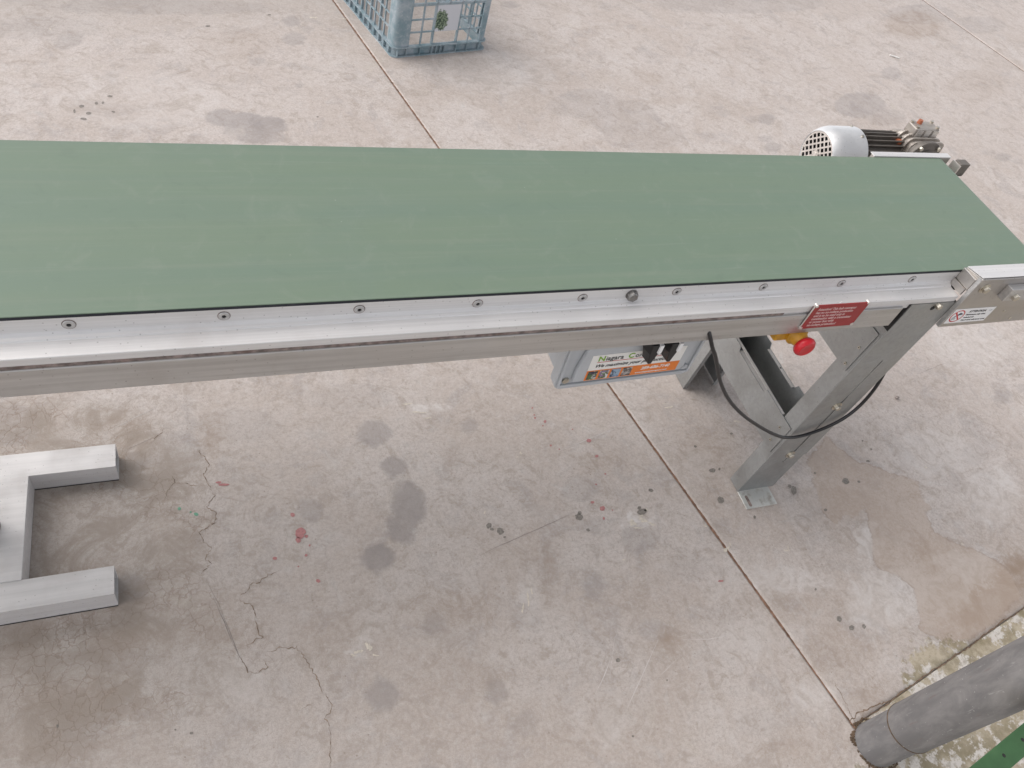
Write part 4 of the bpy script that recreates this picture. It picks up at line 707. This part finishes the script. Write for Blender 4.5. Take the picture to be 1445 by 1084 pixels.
# power cable looping from the beam round the near leg
cab = [(0.872, .7965, .712), (0.878, .787, .7022), (0.8950, .778, .672), (0.9163, .775, .6422), (0.9717, .775, .5568), (1.0326, .775, .4845), (1.1063, .775, .4174), (1.1912, .775, .3547), (1.2573, .775, .3127), (1.3021, .776, .2917), (1.3499, .778, .2853), (1.4058, .779, .3022), (1.4500, .780, .3366), (1.4734, .783, .3828), (1.4830, .790, .4424), (1.4840, .802, .498), (1.482, .815, .545), (1.474, .830, .60)]
bm = B(); tube(bm, spline(cab, 7), 0.0042, 10); obj('power_cable', bm, 'rubber', C, smooth='all')

# ------------------------------------------------------------------ gear motor on the far side of the drive roller
mx, my, mz = 1.535, 1.392, 0.676
Mo = obj('motor_housing', (lambda b: (cyl(b, (mx + .10, my, mz), (mx + .250, my, mz), 0.0545, n=36), b)[1])(B()), 'grimy', C, smooth=True)
bm = B()
for k in range(28):
    a = 2 * math.pi * (k + .5) / 28; d = Vector((0, math.cos(a), math.sin(a))); s = Vector((0, -d.z, d.y)) * 0.0013; q = []
    for xx, r in ((mx + .102, .053), (mx + .248, .053), (mx + .248, .0660), (mx + .102, .0672)):
        for sg in (-1, 1): q.append(bm.verts.new(Vector((xx, my, mz)) + d * r + s * sg))
    for f in ((0, 2, 3, 1), (2, 4, 5, 3), (4, 6, 7, 5), (6, 0, 1, 7), (0, 6, 4, 2), (1, 3, 5, 7)): bm.faces.new([q[i] for i in f])
obj('cooling_fins', bm, 'grimy', Mo)
bm = B(); box(bm, mx + .150, mx + .215, my - .034, my + .034, mz + .062, mz + .083); obj('terminal_box', bm, 'grimy', Mo, bevel=0.003) if False else bm.free()
# fan cover: a shell with a flat grille in its end
bm = B(); lathe(bm, (mx, my, mz), (1, 0, 0), [(0.000, 0.0590), (-.0015, .0605), (0.000, 0.0620), (0.007, 0.0665), (0.018, 0.0710), (0.032, 0.0735), (0.103, 0.0740), (0.105, 0.0740), (0.105, 0.0720), (0.034, .0715), (.018, .069), (.004, .061)], 56, caps=False)
fc = obj('fan_cover', bm, 'cover', Mo, smooth=True, angle=50)
bm = B(); pitch, bw, RG = 0.0140, 0.0046, 0.0595
for k in range(-4, 5):
    y = k * pitch; h = math.sqrt(max(0, RG ** 2 - y * y))
    if h > .004: box(bm, mx + .0005, mx + .0020, my + y - bw / 2, my + y + bw / 2, mz - h, mz + h); box(bm, mx + .0008, mx + .0017, my - h, my + h, mz + y - bw / 2, mz + y + bw / 2)
n = 44
for i in range(n):
    a, b = 2 * math.pi * i / n, 2 * math.pi * (i + 1) / n
    bm.faces.new([bm.verts.new((mx + .0003, my + r * math.cos(t), mz + r * math.sin(t))) for r, t in ((.0598, a), (.0598, b), (.0545, b), (.0545, a))])
bmesh.ops.rotate(bm, cent=(mx, my, mz), matrix=Matrix.Rotation(math.radians(47), 3, 'X'), verts=bm.verts)
gr = obj('grille', bm, 'pale', fc)
bm = B(); cyl(bm, (mx + .004, my, mz), (mx - .004, my, mz), 0.0105, n=24); cyl(bm, (mx - .004, my, mz), (mx - .0055, my, mz), 0.006, n=6); obj('centre_boss', bm, 'pale', gr, smooth=True)
bm = B(); cyl(bm, (mx + .03, my, mz), (mx + .10, my, mz), 0.069, n=36)
for k in range(7):
    a = 2 * math.pi * k / 7; box(bm, mx + .010, mx + .03, my + .03 * math.cos(a) - .016, my + .03 * math.cos(a) + .016, mz + .03 * math.sin(a) - .002, mz + .03 * math.sin(a) + .002)
obj('fan', bm, 'void', fc)
for (dy, dz) in ((-.02, .0707), (.03, .067)):
    bm = B(); cyl(bm, (mx + .094, my + dy, mz + dz), (mx + .094, my + dy * 1.05, mz + dz * 1.05), 0.004, n=10); obj('cover_screw', bm, 'bolt', fc, smooth=True)
bm = B(); lathe(bm, (mx + .250, my, mz), (1, 0, 0), [(0, .058), (.004, .0690), (.012, .0715), (.018, .0715), (.019, .0690)], 44); obj('end_shield', bm, 'cast', Mo, smooth=True)
# gearbox with ribs
gx, gy, gz = 1.835, 1.368, 0.680
bm = B(); prism(bm, rrect(gx - .055, gx + .050, gz - .070, gz + .070, .016, 4), 'y', gy - .032, gy + .040); gb = obj('gearbox', bm, 'cast', C, bevel=0.002)
bm = B()
for k in range(4): y = gy - .030 + k * .0175; prism(bm, rrect(gx - .061, gx + .056, gz - .076, gz + .0775, .018, 4), 'y', y, y + .0055)
obj('gearbox_rib', bm, 'cast', gb)
bm = B(); box(bm, gx - .040, gx + .042, gy + .002, gy + .0405, gz + .070, gz + .0965); obj('gearbox_cap', bm, 'cast', gb, bevel=0.003)
bm = B()
for k in (-1, 0, 1): box(bm, gx + .004 + k * .028 - .010, gx + .004 + k * .028 + .010, gy - .0005, gy + .0018, gz + .073, gz + .092)
obj('cast_pocket', bm, 'pale', gb)
for x, y in ((gx - .034, gy + .034), (gx - .034, gy + .008), (gx + .036, gy + .034), (gx + .036, gy + .008)):
    bm = B(); cyl(bm, (x, y, gz + .0965), (x, y, gz + .1015), 0.005, n=6); obj('cap_screw', bm, 'bolt', gb)
for p0, p1, r in (((gx - .012, gy + .030, gz + .0965), (gx - .012, gy + .030, gz + .1065), .0072), ((gx - .0615, gy + .010, gz + .050), (gx - .072, gy + .010, gz + .052), .0085)):
    bm = B(); cyl(bm, p0, p1, r, r * .85, n=16); obj('orange_plug', bm, 'orangeplug', gb, smooth=True)
# oval output flange facing the conveyor and torque arm
bm = B(); pts = []
for i in range(36): a = 2 * math.pi * i / 36; pts.append((gx - .030 + .050 * math.cos(a), gz + .050 + .046 * math.sin(a)))
prism(bm, pts, 'y', gy - .058, gy - .048); fl = obj('output_flange', bm, 'grimy', gb, bevel=.0015)
bm = B(); lathe(bm, (gx - .030, gy - .034, gz + .050), (0, -1, 0), [(0, .036), (.014, .034)], 36); obj('flange_neck', bm, 'grimy', fl, smooth=True)
bm = B(); lathe(bm, (gx - .030, gy - .058, gz + .050), (0, -1, 0), [(.0002, .036), (.0006, .036), (.0006, .022), (.004, .024), (.004, .013)], 36, caps=False); cyl(bm, (gx - .030, gy - .060, gz + .050), (gx - .030, gy - .056, gz + .050), .024, n=24); obj('bore_ring', bm, 'grimy', fl, smooth=True)
for k in range(4):
    a = math.pi / 4 + k * math.pi / 2; put_bolt(gx - .030 + .043 * math.cos(a), gy - .058, gz + .050 + .040 * math.sin(a), .006, .006, 0, fl)
bm = B(); cyl(bm, (gx - .030, gy - .062, gz + .050), (gx - .030, YF + .020, gz + .050), 0.012, n=20); cyl(bm, (gx - .030, gy - .085, gz + .050), (gx - .030, gy - .070, gz + .050), 0.019, n=24); obj('drive_shaft', bm, 'steel', gb, smooth=True)
bm = B(); box(bm, gx + .044, gx + .084, gy - .044, gy - .036, gz + .018, gz + .032); box(bm, gx + .072, gx + .080, gy - .048, gy - .032, gz + .010, gz + .040); obj('torque_arm', bm, 'grimy', gb, bevel=.001)

# ------------------------------------------------------------------ pedestal stand at the left
P_ = root('pedestal_stand', (-0.455, 0.953, 0), label='stainless H-shaped floor stand of square tube under the left of the conveyor', cat='stand')
TH = 0.056
def sqtube(x0, x1, y0, y1, name='base_tube'):
    bm = B(); t = .003
    box(bm, x0, x1, y0, y1, TH - t, TH); box(bm, x0, x1, y0, y1, 0.0012, .0012 + t); box(bm, x0, x1, y0, y0 + t, .0012 + t, TH - t); box(bm, x0, x1, y1 - t, y1, .0012 + t, TH - t)
    return obj(name, bm, 'tube', P_)
for y0, y1, xe in ((1.0735, 1.1335, -0.2172), (0.7705, 0.8320, -0.2205)):
    o = sqtube(-0.70, xe, y0, y1)
    bm = B(); box(bm, xe - .0140, xe - .0105, y0 + .0032, y1 - .0032, .0045, TH - .0032); obj('end_cap', bm, 'galv', o)
    bm = B(); box(bm, -.699, xe - .0005, y0 - .0016, y1 + .0016, 0.0, .0011); obj('contact_shade', bm, 'void', o)  # dark strip painting contact shade where the tube meets the floor
bm = B(); box(bm, -0.527, -0.3835, 0.8322, 1.0733, 0.0012, TH + .0022); cbx = obj('base_crossbar', bm, 'tube', P_, bevel=.001)
bm = B(); cyl(bm, (-.455, .957, TH + .002), (-.455, .957, 0.6815), 0.0260, n=40); po = obj('post', bm, 'tube', P_, smooth=True)
bm = B(); lathe(bm, (-.455, .957, TH + .0022), (0, 0, 1), [(0, .0285), (.0015, .0283), (.004, .0262)], 40, caps=False); obj('weld_ring', bm, 'rust', po, smooth=True)
bm = B(); box(bm, -.52, -.39, .8295, 2 * YC - .8295, .6816, .6990); obj('top_bracket', bm, 'galv', P_)

# ------------------------------------------------------------------ downpipe and green rail at the lower right
D = root('downpipe', (1.335, 0.1160, 0), label='weathered grey round downpipe standing on the floor at the slab corner', cat='pipe')
bm = B(); lathe(bm, (1.335, .116, -.004), (0, 0, 1), [(0, .0505), (.006, .0490), (.26, .0490)], 56); lp = obj('lower_pipe', bm, 'pipe', D, smooth=True)
bm = B(); lathe(bm, (1.335, .116, .131), (0, 0, 1), [(0, .0490), (0, .0520), (.003, .0524), (.40, .0524), (1.2, .0524), (2.2, .0524)], 56, caps=False); up_ = obj('upper_pipe', bm, 'pipe', D, smooth=True)
bm = B(); lathe(bm, (1.335, .116, .1300), (0, 0, 1), [(-.0004, .0490), (-.0004, .0530), (.0024, .0533), (.0028, .0523)], 56, caps=False); obj('lip_shade_ring', bm, 'leaf', up_)  # dark ring at the sleeve joint, the lip's shadow put into its colour
bm = B()
for i in range(190):
    a = rnd.uniform(0, 6.283); r = .0505 + abs(rnd.gauss(0, .004)); s = rnd.uniform(.0012, .0036); x, y = 1.335 + r * math.cos(a), .116 + r * math.sin(a)
    bmesh.ops.create_icosphere(bm, subdivisions=1, radius=s, matrix=Matrix.Translation((x, y, s * .2)) @ Matrix.Diagonal((1.5, 1, .45, 1)))
tag(obj('dirt_at_foot', bm, 'leaf', D), kind='stuff')
GZ = 0.50
GR = root('green_steel_rail', (*uv2w(1.2, -.232), 0), rz=TU, label='green painted steel rail with a row of small holes beside the downpipe', cat='rail', local=True)
bm = B(); box(bm, -2.0, 2.6, -.019, .0165, GZ - .003, GZ); rl = obj('top_flange', bm, 'greenpaint', GR, bevel=.001)
bm = B(); box(bm, -2.0, 2.6, -.019, -.016, GZ - .040, GZ - .003); obj('side_flange', bm, 'greenpaint', GR)
for k in range(-12, 30):
    x = -.065 + .0565 * k
    if -1.9 < x < 2.5:
        bm = B(); cyl(bm, (x, 0, GZ), (x, 0, GZ + .0004), .0032, n=12); obj('bolt_hole', bm, 'void', rl)
for x in (-1.9, 2.5):
    bm = B(); box(bm, x - .02, x + .02, -.0155, .0155, 0, GZ - .0031); obj('rail_post', bm, 'greenpaint', GR)

# ------------------------------------------------------------------ harvest crate
K = root('harvest_crate', (0.7914, 2.9375, 0), rz=math.radians(15.0), label='faded blue slatted plastic harvest crate standing on the concrete', cat='crate', local=True)
W_, D_, H_ = 0.448, 0.62, 0.31; BH = 0.042; t = .003; rc = .022
def ring(x0, x1, y0, y1, r, z0, z1, th):
    bm = B(); O = rrect(x0, x1, y0, y1, r, 5); I = rrect(x0 + th, x1 - th, y0 + th, y1 - th, max(r - th, .002), 5); n = len(O)
    L = [[bm.verts.new((x, y, z)) for x, y in P] for P, z in ((O, z0), (O, z1), (I, z1), (I, z0))]
    for i in range(n):
        j = (i + 1) % n
        for a in range(4): b = (a + 1) % 4; bm.faces.new((L[a][i], L[a][j], L[b][j], L[b][i]))
    return bm
obj('bottom_lip', ring(-.003, W_ + .003, -.003, D_ + .003, rc + .002, 0, .0045, .018), 'crate', K); obj('skirt_lip', ring(-.003, W_ + .003, -.003, D_ + .003, rc + .002, BH - .005, BH, .018), 'crate', K)
obj('skirt_wall', ring(.010, W_ - .010, .010, D_ - .010, rc - .004, .0046, BH - .0051, .003), 'crate', K)
bm = B()
for x in (.022, .062, .125, .18, .2, .22, .24, .296, .35, .41): 
    for y in ((-.001, .0099), (D_ - .0099, D_ + .001)): box(bm, x, x + .003, *y, .0046, BH - .0051)
for i in range(13):
    y = .035 + .0455 * i
    for x in ((-.001, .0099), (W_ - .0099, W_ + .001)): box(bm, *x, y, y + .003, .0046, BH - .0051)
obj('skirt_rib', bm, 'crate', K)
for sx, sy in ((0, 0), (1, 0), (0, 1), (1, 1)):
    bm = B(); L1 = .066 if sx == 0 else .04; n = 5; th = .0035; r = rc
    pts = [(L1, .004)] + [(.004 + r - r * math.cos(a), .004 + r - r * math.sin(a)) for a in np.linspace(math.pi / 2, 0, 6)] + [(.004, .060)] + [(.004 + th, .060)] + [(.004 + r - (r - th) * math.cos(a), .004 + r - (r - th) * math.sin(a)) for a in np.linspace(0, math.pi / 2, 6)] + [(L1, .004 + th)]
    P = [((x if sx == 0 else W_ - x), (y if sy == 0 else D_ - y)) for x, y in pts]
    prism(bm, P, 'z', BH + .0001, H_ - .02); obj('corner_post', bm, 'crate', K, smooth=True, angle=40)
def grille(axis_, pos, inner, thick_v, thin_v, zs_thick, zs_thin, a0, a1, skip=None, name='side_grille'):
    bm = B()
    def bx(a, b, z0, z1, d):
        lo, hi = (pos, pos + d) if inner > 0 else (pos - d, pos)
        (box(bm, a, b, lo, hi, z0, z1) if axis_ == 'x' else box(bm, lo, hi, a, b, z0, z1))
    for v in thick_v: bx(v - .0035, v + .0035, BH, H_ - .02, .011)
    for v in thin_v:
        segs = [(BH, H_ - .02)] if not (skip and skip[0] < v < skip[1]) else [(skip[3], H_ - .02)]
        for a, b in segs: bx(v - .003, v + .003, a, b, .0060)
    for z in zs_thick: bx(a0, a1, z - .005, z + .005, .0085)
    for z in zs_thin:
        if skip and z < skip[3]:
            bx(a0, skip[0], z - .003, z + .003, .0050); bx(skip[1], a1, z - .003, z + .003, .0050)
        else: bx(a0, a1, z - .003, z + .003, .0050)
    return obj(name, bm, 'crate', K)
sk_ = (.182, .294, BH, .206)
grille('x', .0045, 1, (.069, .180, .296, .414), (.125, .238, .352), (.210,), (.098, .150, .255), .06, W_ - .035, sk_)
grille('x', D_ - .0045, -1, (.069, .180, .296, .414), (.125, .238, .352), (.210,), (.098, .150, .255), .06, W_ - .035)
LY = [.062 + .0827 * i for i in range(7)]; LT = [.103 + .0827 * i for i in range(6)]
grille('y', .0045, 1, LY, LT, (.210,), (.098, .150, .255), .055, D_ - .055)
grille('y', W_ - .0045, -1, LY, LT, (.210,), (.098, .150, .255), .055, D_ - .055)
bm = B(); box(bm, .1836, .2924, .0052, .0080, .096, .2048); obj('printed_label_panel', bm, 'cratelabel', K)
bm = B(); pts = [(.1836, BH + .0002), (.1836, .049)] + [(.1836 + .1088 * i / 8, .0475 - .0045 * math.sin(math.pi * i / 8)) for i in range(9)] + [(.2924, BH + .0002)]
prism(bm, pts, 'y', .0046, .0080); obj('curved_sill', bm, 'crate', K)
bm = B()
for i in range(6): x = .035 + i * .0756; box(bm, x - .003, x + .003, .012, D_ - .012, H_ - .010, H_ - .004)
for i in range(8): y = .035 + i * .0785; box(bm, .012, W_ - .012, y - .003, y + .003, H_ - .0095, H_ - .004)
obj('base_grille', bm, 'crateteal', K)
obj('top_rim', ring(-.004, W_ + .004, -.004, D_ + .004, rc + .003, H_ - .02, H_, .012), 'crate', K)

# ------------------------------------------------------------------ litter
bm = B(); tube(bm, spline([(3.712, 3.2855, .004), (3.735, 3.274, .0045), (3.763, 3.258, .004)], 4), .0040, 8)
tag(obj('litter_stick', bm, 'stick', None, smooth='all'), 'short white stick lying on the concrete beyond the conveyor motor', 'stick')
bm = B(); bmesh.ops.create_icosphere(bm, subdivisions=2, radius=.0065, matrix=Matrix.Translation((2.082, 1.030, .0045)) @ Matrix.Diagonal((1.2, .9, .72, 1)))
for v in bm.verts: v.co += Vector((rnd.uniform(-1, 1), rnd.uniform(-1, 1), rnd.uniform(-1, 1))) * .0009
tag(obj('pebble', bm, 'pebble', None), 'small grey pebble on the pale floor right of the conveyor leg', 'pebble')
def leafbit(x, y, L, w_, a, mat, label, cat, name):
    bm = B(); c, s = math.cos(a), math.sin(a); P = [(-L, 0), (-L * .4, w_), (L * .5, w_ * .8), (L, 0), (L * .3, -w_), (-L * .5, -w_ * .7)]
    prism(bm, [(x + p * c - q * s, y + p * s + q * c) for p, q in P], 'z', .0012, .0032); tag(obj(name, bm, mat, None), label, cat)
